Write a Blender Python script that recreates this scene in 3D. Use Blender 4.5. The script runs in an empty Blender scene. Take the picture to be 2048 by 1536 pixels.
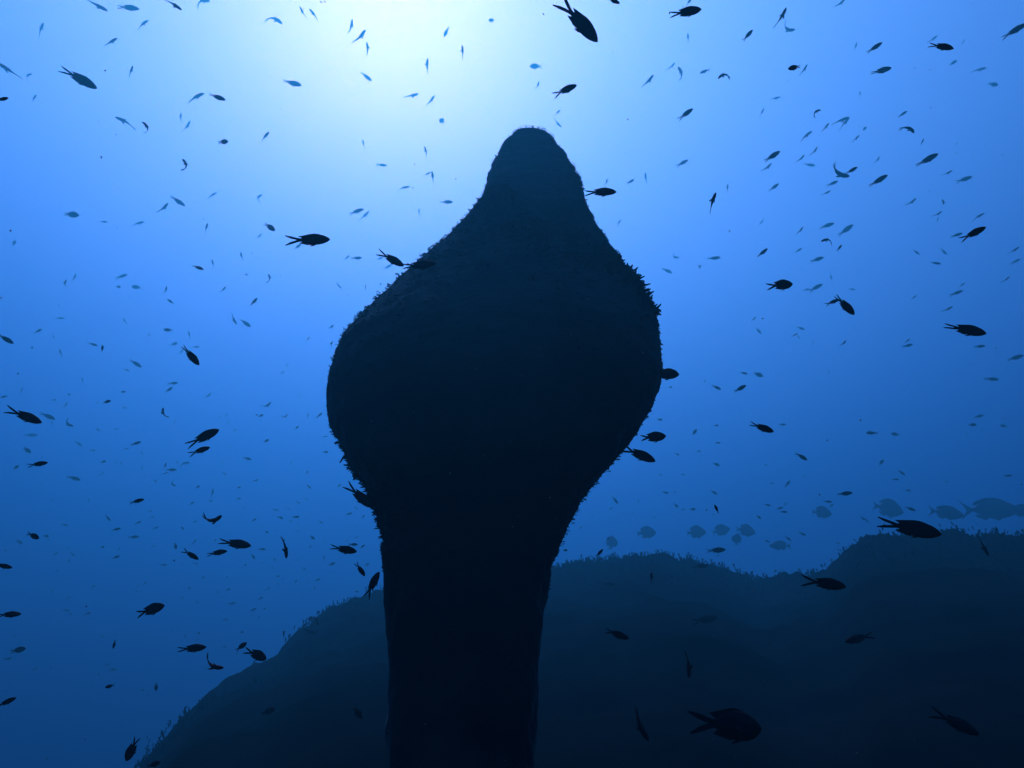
import bpy, math, random
import numpy as np
from mathutils import Vector, Matrix

# ---------------------------------------------------------------- camera, sky, sun, exposure
scene = bpy.context.scene
col = scene.collection
F_PX = 1409.0                       # focal length in pixels of a 2048 wide frame
PITCH = math.radians(29.0)
cam_data = bpy.data.cameras.new("camera")
cam_data.sensor_width = 36.0
cam_data.lens = 36.0 * F_PX / 2048.0
cam_data.clip_start = 0.02
cam_data.clip_end = 600.0
cam = bpy.data.objects.new("camera", cam_data)
col.objects.link(cam)
cam.location = (0, 0, 0)
cam.rotation_euler = (math.pi / 2 + PITCH, 0, 0)
scene.camera = cam
CR = Vector((1, 0, 0)); CU = Vector((0, -math.sin(PITCH), math.cos(PITCH))); CF = Vector((0, math.cos(PITCH), math.sin(PITCH)))
def ray(px, py):
    """unit direction from the diver's eye for a point of the 2048 x 1536 frame"""
    return (CF + CR * ((px - 1024) / F_PX) + CU * ((768 - py) / F_PX)).normalized()

SUN_DIR = ray(775, 10)
sun_el = math.asin(SUN_DIR.z)
sun_az = math.atan2(SUN_DIR.x, SUN_DIR.y)
sun_data = bpy.data.lights.new("sun", 'SUN')
sun_data.energy = 5.0
sun_data.angle = math.radians(0.5)
sun_data.color = (1.0, 0.97, 0.92)
sun = bpy.data.objects.new("sun", sun_data)
col.objects.link(sun)
sun.location = SUN_DIR * 40
sun.rotation_euler = SUN_DIR.to_track_quat('Z', 'Y').to_euler()

world = bpy.data.worlds.new("World")
scene.world = world
world.use_nodes = True
wn = world.node_tree.nodes
sky = wn.new("ShaderNodeTexSky")
sky.sky_type = 'NISHITA'
sky.sun_disc = False
sky.sun_elevation = sun_el
sky.sun_rotation = sun_az
sky.dust_density = 2.0
sky.air_density = 1.0
wn["Background"].inputs["Strength"].default_value = 0.15
world.node_tree.links.new(sky.outputs[0], wn["Background"].inputs["Color"])
scene.view_settings.view_transform = 'Standard'
scene.view_settings.look = 'None'
scene.view_settings.gamma = 1.0
scene.view_settings.exposure = 1.54
scene.cycles.volume_bounces = 0
scene.cycles.max_bounces = 4
WATER_TOP = 21.1
SIG_S = (0.00336, 0.04650, 0.07471)         # scattering per metre
SIG_A = (0.10229, 0.06500, 0.01250)         # absorption per metre
ANISO = 0.466
# ---------------------------------------------------------------- the water body: one closed box of even density
def box_mesh(name, lo, hi):
    me = bpy.data.meshes.new(name)
    v = [(x, y, z) for x in (lo[0], hi[0]) for y in (lo[1], hi[1]) for z in (lo[2], hi[2])]
    f = [(0, 1, 3, 2), (4, 6, 7, 5), (0, 4, 5, 1), (2, 3, 7, 6), (0, 2, 6, 4), (1, 5, 7, 3)]
    me.from_pydata(v, [], f); me.update()
    return me
haze = bpy.data.objects.new("haze", box_mesh("haze", (-140, -140, -12), (140, 140, WATER_TOP)))
col.objects.link(haze)
haze["kind"] = "stuff"
hm = bpy.data.materials.new("haze"); hm.use_nodes = True
hm.node_tree.nodes.clear()
ho = hm.node_tree.nodes.new("ShaderNodeOutputMaterial")
hv = hm.node_tree.nodes.new("ShaderNodeVolumePrincipled")
dens = 1.02 * max(s + a for s, a in zip(SIG_S, SIG_A))
hv.inputs["Density"].default_value = dens
hv.inputs["Density Attribute"].default_value = ""
hv.inputs["Color"].default_value = tuple(s / dens for s in SIG_S) + (1,)
hv.inputs["Absorption Color"].default_value = tuple((1 - a / (dens * (1 - s / dens))) ** 2 for s, a in zip(SIG_S, SIG_A)) + (1,)
hv.inputs["Anisotropy"].default_value = ANISO
hm.node_tree.links.new(hv.outputs[0], ho.inputs["Volume"])
haze.data.materials.append(hm)
# ---------------------------------------------------------------- helpers
rnd = random.Random(7)
nrg = np.random.default_rng(11)

def tag(o, label=None, category=None, group=None, kind=None):
    if label: o["label"] = label
    if category: o["category"] = category
    if group: o["group"] = group
    if kind: o["kind"] = kind
    return o

def link(name, me, mat, parent=None, smooth=True):
    o = bpy.data.objects.new(name, me)
    col.objects.link(o)
    if mat is not None:
        me.materials.append(mat)
    if parent is not None:
        o.parent = parent
    if smooth:
        me.polygons.foreach_set("use_smooth", [True] * len(me.polygons))
    return o

def mesh_of(name, verts, faces):
    me = bpy.data.meshes.new(name)
    me.from_pydata([tuple(v) for v in verts], [], [tuple(f) for f in faces])
    me.update()
    return me

def quad_mesh(name, verts, quads):
    """fast build of a big all-quad mesh"""
    verts = np.asarray(verts, np.float32); quads = np.asarray(quads, np.int32)
    me = bpy.data.meshes.new(name)
    me.vertices.add(len(verts)); me.vertices.foreach_set("co", verts.ravel())
    me.loops.add(quads.size); me.loops.foreach_set("vertex_index", quads.ravel())
    me.polygons.add(len(quads))
    me.polygons.foreach_set("loop_start", np.arange(0, quads.size, 4, dtype=np.int32))
    me.update(calc_edges=True); me.validate()
    return me

def value_noise(p, seed):
    """smooth 3-D value noise in -1..1 for an (n,3) array"""
    p = np.asarray(p, float)
    i = np.floor(p).astype(np.int64); f = p - i
    f = f * f * (3 - 2 * f)
    def h(ix, iy, iz):
        n = (ix * 374761393 + iy * 668265263 + iz * 2147483647 + seed * 144665) & 0xffffffff
        n = ((n ^ (n >> 13)) * 1274126177) & 0xffffffff
        n = (n ^ (n >> 16)) & 0xffff
        return n / 32767.5 - 1
    out = 0
    for dx in (0, 1):
        for dy in (0, 1):
            for dz in (0, 1):
                w = (f[:, 0] if dx else 1 - f[:, 0]) * (f[:, 1] if dy else 1 - f[:, 1]) * (f[:, 2] if dz else 1 - f[:, 2])
                out = out + w * h(i[:, 0] + dx, i[:, 1] + dy, i[:, 2] + dz)
    return out

def fbm(p, seed, octaves=4):
    a, s, out = 1.0, 1.0, 0
    for k in range(octaves):
        out = out + a * value_noise(np.asarray(p) * s, seed + k * 17)
        a *= 0.5; s *= 2.03
    return out

# ---------------------------------------------------------------- materials
def rough_material(name, c0, c1, scale, rough=0.9, bump=0.3, spec=0.2, sheen=0.0):
    m = bpy.data.materials.new(name); m.use_nodes = True
    nt = m.node_tree; b = nt.nodes["Principled BSDF"]
    tc = nt.nodes.new("ShaderNodeTexCoord")
    n = nt.nodes.new("ShaderNodeTexNoise")
    n.inputs["Scale"].default_value = scale; n.inputs["Detail"].default_value = 6; n.inputs["Roughness"].default_value = 0.65
    r = nt.nodes.new("ShaderNodeValToRGB")
    r.color_ramp.elements[0].position = 0.35; r.color_ramp.elements[0].color = c0 + (1,)
    r.color_ramp.elements[1].position = 0.68; r.color_ramp.elements[1].color = c1 + (1,)
    bp = nt.nodes.new("ShaderNodeBump"); bp.inputs["Strength"].default_value = bump; bp.inputs["Distance"].default_value = 0.02
    nt.links.new(tc.outputs["Object"], n.inputs["Vector"])
    nt.links.new(n.outputs["Fac"], r.inputs["Fac"])
    nt.links.new(r.outputs["Color"], b.inputs["Base Color"])
    nt.links.new(n.outputs["Fac"], bp.inputs["Height"])
    nt.links.new(bp.outputs["Normal"], b.inputs["Normal"])
    b.inputs["Roughness"].default_value = rough
    b.inputs["Specular IOR Level"].default_value = spec
    if sheen:
        b.inputs["Sheen Weight"].default_value = sheen; b.inputs["Sheen Roughness"].default_value = 0.35
        b.inputs["Sheen Tint"].default_value = (0.14, 0.42, 0.55, 1)
    return m

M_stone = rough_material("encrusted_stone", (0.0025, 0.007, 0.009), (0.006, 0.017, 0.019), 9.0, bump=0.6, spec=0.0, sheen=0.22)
M_weed = rough_material("seaweed", (0.003, 0.010, 0.010), (0.008, 0.024, 0.022), 14.0, bump=0.0, spec=0.0)
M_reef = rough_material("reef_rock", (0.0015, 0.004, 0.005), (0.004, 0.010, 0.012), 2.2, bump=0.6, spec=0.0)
M_sand = rough_material("sea_floor", (0.05, 0.05, 0.04), (0.10, 0.095, 0.08), 0.6, bump=0.2, spec=0.05)
M_fish = rough_material("damselfish_skin", (0.003, 0.006, 0.010), (0.007, 0.012, 0.018), 5.0, rough=0.65, bump=0.0, spec=0.02)
M_bream = rough_material("bream_scales", (0.07, 0.075, 0.08), (0.13, 0.13, 0.13), 4.0, rough=0.6, bump=0.05, spec=0.2)
M_speck = rough_material("plankton", (0.05, 0.09, 0.11), (0.12, 0.19, 0.22), 40.0, bump=0.0)

# ---------------------------------------------------------------- weed tufts on a surface (many small branching fronds in one mesh)
def tuft_shape(seed):
    """one branching tuft of thin four-sided stalks, unit height along +Z"""
    r = random.Random(seed); V, Q = [], []
    def stalk(a, b, ra, rb, side, up):
        k = len(V)
        for p, w in ((a, ra), (b, rb)):
            for s, u in ((1, 0), (0, 1), (-1, 0), (0, -1)):
                V.append(p + side * (w * s) + up * (w * u))
        for j in range(4):
            Q.append((k + j, k + (j + 1) % 4, k + 4 + (j + 1) % 4, k + 4 + j))
        Q.append((k + 4, k + 5, k + 6, k + 7))
    for _ in range(r.randint(2, 4)):
        d = Vector((r.uniform(-.8, .8), r.uniform(-.8, .8), 1)).normalized()
        L = r.uniform(.5, 1.1); w = r.uniform(.085, .14)
        sd = d.orthogonal().normalized(); up = d.cross(sd)
        a = Vector((0, 0, -.6)); m = d * (L * .55)
        stalk(a, m, w, w * .8, sd, up)
        for _ in range(r.randint(1, 3)):
            e = (d + sd * r.uniform(-.9, .9) + up * r.uniform(-.9, .9)).normalized()
            q = m.lerp(a, r.uniform(0, .3))
            stalk(q, q + e * (L * r.uniform(.3, .6)), w * .85, w * .45, sd, up)
    return np.array([tuple(v) for v in V]), np.array(Q)
TUFTS = [tuft_shape(k) for k in range(24)]

def weed_mesh(name, pts, nrm, size):
    """a tuft rooted at every point, standing along its normal"""
    pts = np.asarray(pts, float); nrm = np.asarray(nrm, float); size = np.asarray(size, float)
    n = nrm / np.linalg.norm(nrm, axis=1, keepdims=True)
    hlp = nrg.normal(size=n.shape)
    t = np.cross(n, hlp); t /= np.linalg.norm(t, axis=1, keepdims=True)
    b = np.cross(n, t)
    kind = nrg.integers(0, len(TUFTS), len(pts))
    VV, QQ, off = [], [], 0
    for k, (tv, tq) in enumerate(TUFTS):
        m = np.where(kind == k)[0]
        if not len(m): continue
        w = (tv[None, :, 0, None] * t[m][:, None] + tv[None, :, 1, None] * b[m][:, None] + tv[None, :, 2, None] * n[m][:, None]) * size[m][:, None, None] + pts[m][:, None]
        VV.append(w.reshape(-1, 3))
        QQ.append((tq[None] + (off + np.arange(len(m)) * len(tv))[:, None, None]).reshape(-1, 4))
        off += len(m) * len(tv)
    return quad_mesh(name, np.vstack(VV), np.vstack(QQ))

# ---------------------------------------------------------------- the stone spire
def interp(y, tab, j):
    ys = [t[0] for t in tab]
    return np.interp(y, ys, [t[j] for t in tab])
# height of the frame, edges of the stone there, and its distance from the diver
HEAD = [(255.5, 1054, 1066, 2.75), (257, 1046, 1076, 2.74), (259, 1039, 1083, 2.73), (261.5, 1034, 1088, 2.72), (265, 1029, 1093, 2.70), (272, 1021, 1101, 2.66), (286, 1007, 1114, 2.58), (302, 998, 1126, 2.49), (322, 990, 1141, 2.36), (346, 981, 1153, 2.20),
        (372, 972, 1159, 2.09), (400, 966, 1166, 1.98), (432, 962, 1180, 1.93), (470, 950, 1200, 1.86), (509, 938, 1231, 1.79), (547, 920, 1258, 1.73), (594, 900, 1285, 1.62), (640, 890, 1305, 1.51), (700, 850, 1210, 1.37), (760, 872, 1160, 1.25)]
BODY = [(374, 985, 1012, 1.85), (382, 972, 1026, 1.83), (395, 962, 1046, 1.81), (412, 948, 1070, 1.78), (432, 932, 1094, 1.74), (460, 907, 1132, 1.68), (496, 870, 1184, 1.60), (518, 842, 1216, 1.56), (547, 812, 1250, 1.50),
        (590, 766, 1286, 1.43), (625, 728, 1304, 1.38), (664, 693, 1316, 1.34), (711, 668, 1322, 1.29), (758, 655, 1319, 1.26), (800, 650, 1304, 1.24), (852, 657, 1279, 1.20), (896, 675, 1244, 1.17),
        (941, 703, 1208, 1.15), (980, 734, 1176, 1.13), (1015, 752, 1153, 1.12), (1058, 762, 1134, 1.10), (1100, 768, 1119, 1.08), (1140, 770, 1107, 1.07), (1195, 772, 1095, 1.05),
        (1265, 776, 1085, 1.02), (1331, 778, 1078, 1.00), (1400, 778, 1078, 0.98), (1470, 778, 1076, 0.97), (1536, 778, 1076, 0.95), (1640, 772, 1080, 0.94), (1800, 760, 1092, 0.94)]
spire_surface = []
def loft(tab, n_row, n_seg, depth, seed, amp):
    """rings of stone round the axis that the edge table gives; DEPTH is thickness over width"""
    ys0 = np.array([t[0] for t in tab], float)
    u = np.linspace(0, 1, n_row)
    acc = np.concatenate([[0], np.cumsum(np.diff(ys0) ** .75)]); acc /= acc[-1]
    ys = np.interp(u, acc, ys0)
    P = []
    for y in ys:
        # smooth the table a little so the outline has no corners
        KK = (-21, -14, -7, 0, 7, 14, 21) if y > 440 else (-8, -4, 0, 4, 8) if y > ys0[0] + 30 else (0,)
        L = np.mean([interp(y + k, tab, 1) for k in KK]); R = np.mean([interp(y + k, tab, 2) for k in KK]); D = interp(y, tab, 3) * 0.85
        a, b = ray(L, y), ray(R, y)
        c = (a + b).normalized()
        w = math.acos(max(-1, min(1, a.dot(b)))) / 2
        side = (b - a).normalized()
        # the tangent cone touches the ring, so the ring's half width is D tan(w)
        half = D * math.tan(w) * (0.99 if depth > .82 else 1.01)
        back = c - side * c.dot(side); back.normalize()
        ctr = c * D
        ring = []
        for k in range(n_seg):
            t = 2 * math.pi * k / n_seg
            ring.append(ctr + side * (half * math.cos(t)) - back * (half * depth * math.sin(t)))
        P.append(ring)
    n = len(P)
    V = np.array([[tuple(p) for p in r] for r in P]).reshape(-1, 3)
    ctrs = np.repeat(np.array([np.mean([tuple(p) for p in r], 0) for r in P]), n_seg, 0)
    N = V - ctrs; N /= np.maximum(np.linalg.norm(N, axis=1, keepdims=True), 1e-6)
    d = amp * (0.6 * fbm(V * 5.0, seed, 3) + 0.45 * fbm(V * 26.0, seed + 5, 3))
    V = V + N * d[:, None]
    Q = []
    for i in range(n - 1):
        for k in range(n_seg):
            Q.append((i * n_seg + k, i * n_seg + (k + 1) % n_seg, (i + 1) * n_seg + (k + 1) % n_seg, (i + 1) * n_seg + k))
    # close the top with a small dome ring
    top = V[:n_seg].mean(0)
    V = np.vstack([V, top[None]])
    for k in range(0, n_seg, 2):
        Q.append((k, len(V) - 1, (k + 2) % n_seg, (k + 1) % n_seg))
    return V, Q, V[:-1], N
v1, q1, s1, n1 = loft(BODY, 240, 150, 0.85, 3, 0.008)
v2, q2, s2, n2 = loft(HEAD, 120, 120, 0.8, 9, 0.009)
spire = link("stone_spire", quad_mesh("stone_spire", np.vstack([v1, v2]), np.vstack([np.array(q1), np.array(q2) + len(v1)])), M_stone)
tag(spire, "tall dark pear-shaped stone spire with a weedy outline, silhouetted below the sun glow", "stone spire", kind="thing")
S = np.vstack([s1, s2]); N_ = np.vstack([n1, n2])
ok = np.where(S[:, 2] > -1.2)[0]
clump = fbm(S * 6.0, 40, 3)
pr = np.clip(0.7 + 0.5 * clump, 0.25, 1.6)
pick = nrg.choice(ok, size=34000, p=pr[ok] / pr[ok].sum())
dist = np.linalg.norm(S[pick], axis=1)
# mostly a short turf, with bushier clumps here and there and more of them on one flank
side = np.clip((S[pick, 0] + .05) / .25, 0, 1)
big = np.clip(clump[pick] - .30 + .26 * side, 0, 1) * nrg.gamma(1.6, .6, len(pick))
zz = np.clip((S[pick, 2] / .85 - .12) / .25, .15, 1) * np.clip(1.45 - S[pick, 2] / 1.45, .4, 1)
siz = dist * zz * (0.0024 + 0.0028 * nrg.random(len(pick)) + 0.0125 * np.clip(big, 0, 1.5))
jit = nrg.normal(0, .004, (len(pick), 3))
jit -= N_[pick] * ((jit * N_[pick]).sum(1, keepdims=True) + .0015)      # slide along the stone only
tag(link("seaweed_fringe", weed_mesh("seaweed_fringe", S[pick] + jit, N_[pick] + np.array([0, 0, .25]), siz), M_weed, spire, smooth=False), kind="stuff")

# ---------------------------------------------------------------- reef terrain round the diver
# crest of the reef as seen: frame position and distance
CREST = [(-700, 2300, 6.5), (-300, 2000, 6.3), (60, 1720, 6.0), (200, 1600, 6.0), (270, 1536, 6.0), (330, 1458, 6.0), (372, 1408, 6.0), (430, 1362, 6.1), (500, 1322, 6.3), (560, 1288, 6.5), (600, 1252, 6.7), (640, 1224, 6.9), (692, 1190, 7.2), (760, 1168, 7.5), (860, 1150, 7.7), (1000, 1135, 7.8),
         (1110, 1126, 7.8), (1180, 1112, 7.8), (1262, 1099, 7.8), (1320, 1097, 7.8), (1366, 1106, 7.8), (1412, 1114, 7.9), (1450, 1131, 7.9), (1482, 1150, 8.0), (1522, 1152, 8.2), (1562, 1142, 8.0), (1640, 1135, 7.6), (1664, 1110, 7.2), (1690, 1082, 7.0), (1706, 1062, 6.9),
         (1766, 1052, 6.8), (1860, 1052, 6.7), (2048, 1050, 6.5), (2300, 1040, 6.4), (2900, 1030, 6.5)]
ca, ce, cd = [], [], []
for x, y, d in CREST:
    r = ray(x, y)
    ca.append(math.atan2(r.x, r.y)); ce.append(r.z / math.hypot(r.x, r.y)); cd.append(d)
ca, ce, cd = np.array(ca), np.array(ce), np.array(cd)
FLOOR = -7.5
na, nr_ = 620, 190
az = np.concatenate([np.linspace(-math.pi, -0.95, 60, endpoint=False), np.linspace(-0.95, 0.95, na - 120, endpoint=False), np.linspace(0.95, math.pi, 60, endpoint=False)])
s = np.linspace(0, 1, nr_)
A, Sg = np.meshgrid(az, s, indexing="ij")
D = np.interp(A, ca, cd) * 0.77
E = sum(np.interp(A + k, ca, ce) for k in (-.016, -.008, 0, .008, .016)) / 5
away = np.clip((np.abs(A) - 0.9) / 0.9, 0, 1)
crest_h = D * E
crest_h = crest_h * (1 - away) + (-1.6) * away
# s: 0..0.6 from the diver's feet to the crest, 0.6..1 over the far side down to the sea floor
Rr = np.where(Sg < 0.6, 0.75 + (D - 0.75) * (Sg / 0.6) ** 1.3, D + (np.maximum(Sg - 0.6, 0) / 0.4) ** 1.3 * 16)
near_h = np.minimum(-0.16, crest_h - 0.40)
t = np.clip((Rr - 0.75) / (D - 0.75), 0, 1)
Zin = near_h + (crest_h - near_h) * (0.75 * t + 0.25 * t ** 2)
tt = np.clip((Rr - D) / 14, 0, 1)
Zout = crest_h + (FLOOR - 0.4 - crest_h) * (1 - (1 - tt) ** 2) ** 1.0
Z = np.where(Sg < 0.6, Zin, Zout)
Pt = np.stack([Rr * np.sin(A), Rr * np.cos(A), Z], -1).reshape(-1, 3)
amp = np.clip((Rr.ravel() - 0.7) / 6.0, 0.03, 1)
crest_w = np.exp(-((Sg.ravel() - .6) / .10) ** 2)
nz = 0.13 * fbm(Pt * 0.8, 21, 3) * (1 - .85 * crest_w) + 0.10 * fbm(Pt * 2.6, 31, 4) * (1 - .75 * crest_w) + 0.055 * fbm(Pt * 7, 41, 4) * (1 - .2 * crest_w)
Pt[:, 2] += nz * amp - 0.04 * crest_w
n_az = len(az)
I = np.arange(n_az); J = np.arange(nr_ - 1)
ii, jj = np.meshgrid(I, J, indexing="ij")
q = np.stack([ii * nr_ + jj, ((ii + 1) % n_az) * nr_ + jj, ((ii + 1) % n_az) * nr_ + jj + 1, ii * nr_ + jj + 1], -1).reshape(-1, 4)
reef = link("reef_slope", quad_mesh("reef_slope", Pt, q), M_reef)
tag(reef, kind="structure")
# weed standing along and below the crest
G = Pt.reshape(n_az, nr_, 3)
wi, wp, ws = [], [], []
front = np.where(np.abs(az) < 0.85)[0]
for _ in range(24000):
    i = int(nrg.choice(front)); j = int(np.clip(nrg.normal(112, 9), 70, 125))
    p = G[i, j] + nrg.normal(0, .02, 3)
    c = value_noise(np.array([p * 1.7]), 77)[0]
    if c < -0.55 + nrg.random() * .5: continue
    wp.append(p); ws.append(0.012 + 0.016 * nrg.random() + 0.022 * max(0, c) * nrg.random())
wn_ = [(nrg.normal(0, .25), nrg.normal(0, .25), 1) for _ in wp]
tag(link("seaweed", weed_mesh("seaweed", wp, wn_, ws), M_weed, None, smooth=False), kind="stuff")
# the deep sea floor, out to where the water hides it
ga = np.linspace(-135, 135, 90)
gx, gy = np.meshgrid(ga, ga, indexing="ij")
gp = np.stack([gx, gy, np.full_like(gx, FLOOR)], -1).reshape(-1, 3)
gp[:, 2] += 0.35 * fbm(gp * 0.09, 61, 3)
ii, jj = np.meshgrid(np.arange(89), np.arange(89), indexing="ij")
q = np.stack([ii * 90 + jj, (ii + 1) * 90 + jj, (ii + 1) * 90 + jj + 1, ii * 90 + jj + 1], -1).reshape(-1, 4)
tag(link("seabed", quad_mesh("seabed", gp, q), M_sand), kind="structure")
# ---------------------------------------------------------------- fish
def fish_mesh(name, depth=0.30, width=0.135, bend=0.0, fork=1.0, tail=0.32, bream=False, folded=0.0):
    """one continuous-looking fish, nose at +X, dorsal at +Z, total length 1, bent sideways by BEND radians"""
    V, F = [], []
    x0 = 0.5 - (1 - tail)                    # root of the tail
    st = np.linspace(0, 1, 17)
    if bream:
        prof = np.interp(st, [0, .03, .1, .22, .38, .55, .72, .86, .95, 1], [.02, .16, .42, .74, .97, 1, .82, .46, .2, .17])
        wid = np.interp(st, [0, .05, .15, .35, .6, .8, 1], [.05, .35, .7, 1, .9, .5, .12])
        sag = np.interp(st, [0, .15, .4, 1], [-.16, -.08, 0, .02])
    else:
        prof = np.interp(st, [0, .03, .1, .22, .38, .55, .7, .84, .93, 1], [.05, .24, .5, .8, .98, .98, .8, .48, .30, .27])
        wid = np.interp(st, [0, .04, .12, .3, .55, .8, 1], [.12, .42, .75, 1, .88, .45, .14])
        sag = np.interp(st, [0, .15, .4, 1], [-.08, -.04, 0, .02])
    nseg = 12
    for s, p, w, g in zip(st, prof, wid, sag):
        x = 0.5 - s * (1 - tail)
        for k in range(nseg):
            a = 2 * math.pi * k / nseg
            V.append([x, width / 2 * w * math.cos(a) * (abs(math.cos(a)) ** .15), depth / 2 * (p * math.sin(a) + g)])
    for i in range(len(st) - 1):
        for k in range(nseg):
            F.append((i * nseg + k, i * nseg + (k + 1) % nseg, (i + 1) * nseg + (k + 1) % nseg, (i + 1) * nseg + k))
    F.append(tuple(range(nseg))[::-1]); F.append(tuple((len(st) - 1) * nseg + k for k in range(nseg)))
    def fin(poly, th0=.012, y=0.0, lean=0.0):
        """a thin fin: outline in the x-z plane, thicker at its first and last points (its root)"""
        k = len(V); n = len(poly)
        zr = poly[0][1]
        for sgn in (1, -1):
            for i, (px, pz) in enumerate(poly):
                th = th0 if i in (0, n - 1) else th0 * .35
                V.append([px, y + sgn * th / 2 + lean * (pz - zr), pz])
        F.append(tuple(range(k, k + n))); F.append(tuple(range(k + 2 * n - 1, k + n - 1, -1)))
        for i in range(n):
            j = (i + 1) % n
            F.append((k + j, k + i, k + n + i, k + n + j))
    d = depth / 2
    pz = d * .27 if not bream else d * .17
    if bream:
        sp = .20
        for sg in (1, -1):
            fin([(x0 + .03, sg * pz * .9), (x0 - .10, sg * (sp * .55)), (x0 - tail + .01, sg * sp), (x0 - tail * .55, sg * .07), (x0 - tail * .38, 0.0), (x0 + .03, -sg * .004)], .02)
        fin([(.28, d * .78), (.22, d * 1.02), (.10, d * 1.22), (-.05, d * 1.22), (-.20, d * .95), (-.27, d * .62), (-.24, d * .45), (0, d * .85)], .02)
        fin([(-.02, -d * .85), (-.08, -d * 1.12), (-.2, -d * .82), (-.26, -d * .55), (-.2, -d * .5)], .02)
        fin([(.2, -d * .85), (.14, -d * 1.2), (.06, -d * 1.1), (.1, -d * .85)], .02)
    else:
        sp = (.12 - .085 * folded) * fork
        for sg in (1, -1):
            # each lobe is a long straight prong
            fin([(x0 + .045, sg * pz * .95), (x0 - .02, sg * (pz + .012)), (x0 - tail * .55, sg * (pz * .8 + sp * .6)), (x0 - tail + .006, sg * (sp * 1.0 + .018)), (x0 - tail, sg * sp),
                 (x0 - tail * .62, sg * (sp * .42)), (x0 - tail * .28, sg * .012), (x0 - tail * .12, 0.0), (x0 + .045, -sg * .006)], .018)
        X = lambda s: 0.5 - s * (1 - tail)       # place along the body, nose 0 to tail root 1
        # dorsal: long low spiny part, then a soft lobe ending in a point over the tail root
        fin([(X(.28), d * .72), (X(.36), d * .98), (X(.50), d * 1.10), (X(.62), d * 1.07), (X(.74), d * .95), (X(.87), d * .82), (X(1.03), d * .66), (X(.96), d * .48), (X(.91), d * .34), (X(.84), d * .22), (X(.6), d * .6)], .016)
        fin([(X(.58), -d * .80), (X(.66), -d * 1.00), (X(.75), -d * .96), (X(.86), -d * .80), (X(1.0), -d * .64), (X(.94), -d * .46), (X(.90), -d * .34), (X(.84), -d * .22), (X(.7), -d * .55)], .016)
        for sg in (1, -1):      # pelvic pair
            fin([(X(.42), -d * .80), (X(.52), -d * 1.08), (X(.66), -d * 1.22), (X(.60), -d * 1.0), (X(.54), -d * .78)], .012, sg * .018, sg * -.25)
        for sg in (1, -1):      # pectorals, laid back and a little spread
            k = len(V)
            for a, b, c in ((.24, .05, -.02), (.20, .06, -.07), (.08, .13, -.10), (.03, .13, -.06), (.10, .075, 0)):
                V.append([a, sg * b * (width / .135) * .9, c]); 
            for a, b, c in ((.24, .045, -.02), (.20, .055, -.07), (.08, .125, -.10), (.03, .125, -.06), (.10, .068, 0)):
                V.append([a, sg * b * (width / .135) * .9 - sg * .004, c])
            F.append(tuple(range(k, k + 5))); F.append(tuple(range(k + 9, k + 4, -1)))
            for i in range(5):
                F.append((k + (i + 1) % 5, k + i, k + 5 + i, k + 5 + (i + 1) % 5))
    V = np.array(V)
    if abs(bend) > 1e-3:
        # bend the spine into an arc, most of it behind the head
        s = (0.5 - V[:, 0])
        ss = np.linspace(0, 1.0, 200)
        kap = np.interp(ss, [0, .2, .45, .8, 1], [.2, .6, 1.4, 1.2, .5]); kap *= bend / float(np.sum((kap[1:] + kap[:-1]) / 2 * np.diff(ss)))
        ang = np.concatenate([[0], np.cumsum((kap[1:] + kap[:-1]) / 2 * np.diff(ss))])
        cx = -np.concatenate([[0], np.cumsum(np.cos(ang)[:-1] * np.diff(ss))]); cy = -np.concatenate([[0], np.cumsum(np.sin(ang)[:-1] * np.diff(ss))])
        th = np.interp(s, ss, ang); X = np.interp(s, ss, cx); Y = np.interp(s, ss, cy)
        nx = X - np.sin(th) * V[:, 1] * 1.0; ny = Y + np.cos(th) * V[:, 1]
        c0 = (np.array([cx[0] + cx[-1], cy[0] + cy[-1]]) / 2 + np.array([cx[100], cy[100]])) / 2
        dirv = np.array([cx[0] - cx[-1], cy[0] - cy[-1]]); Ld = np.hypot(*dirv); dirv = dirv / Ld
        px, py = nx - c0[0], ny - c0[1]
        if abs(bend) < 1.0:
            V[:, 0] = (px * dirv[0] + py * dirv[1]) / max(Ld, .5); V[:, 1] = (-px * dirv[1] + py * dirv[0]) / max(Ld, .5)
        else:
            V[:, 0] = (px * dirv[0] + py * dirv[1]) / .8; V[:, 1] = (-px * dirv[1] + py * dirv[0]) / .8
    me = mesh_of(name, V, F)
    me.polygons.foreach_set("use_smooth", [len(p.vertices) == 4 and p.index < 16 * 12 for p in me.polygons])
    me.materials.append(M_bream if bream else M_fish)
    return me

SHAPES = {
    's': [fish_mesh("damselfish", dp, .135, b, f, t, folded=o) for dp, b, f, t, o in ((.26, 0, .9, .31, 0), (.27, .2, .7, .29, .15), (.25, -.2, 1.0, .31, 0), (.27, .12, .55, .29, .4), (.26, -.3, .8, .30, .2))],
    'f': [fish_mesh("damselfish", .36, .15, b, f, t) for b, f, t in ((0, .9, .28), (.3, .8, .27), (-.3, .95, .29))],
    'n': [fish_mesh("damselfish", .27, .145, b, f, t, folded=o) for b, f, t, o in ((0, .8, .30, .6), (.3, .8, .30, .5), (-.3, .7, .31, .7), (.55, .9, .3, .5), (-.5, .9, .3, .5))],
    'c': [fish_mesh("damselfish", .32, .16, b, 1.1, .33) for b in (1.7, -1.7, 2.3, -2.3)],
    'L': [fish_mesh("sea_bream", .36, .15, b, 1, .20, True) for b in (0, .15)],
    'B': [fish_mesh("sea_bream", .52, .17, b, 1, .20, True) for b in (0, .2, -.2)],
}
SHAPES['h'] = SHAPES['f']; SHAPES['Q'] = SHAPES['B']
def fish_distance(tone, px, kind):
    if kind in 'BQL': return 14.0
    base = float(np.interp(tone, [0, .3, .7, 1, 1.5, 2, 2.5, 3, 4], [0.82, 1.0, 1.7, 3.8, 7.0, 10.5, 14.0, 15.5, 17.0]))
    return base
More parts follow.
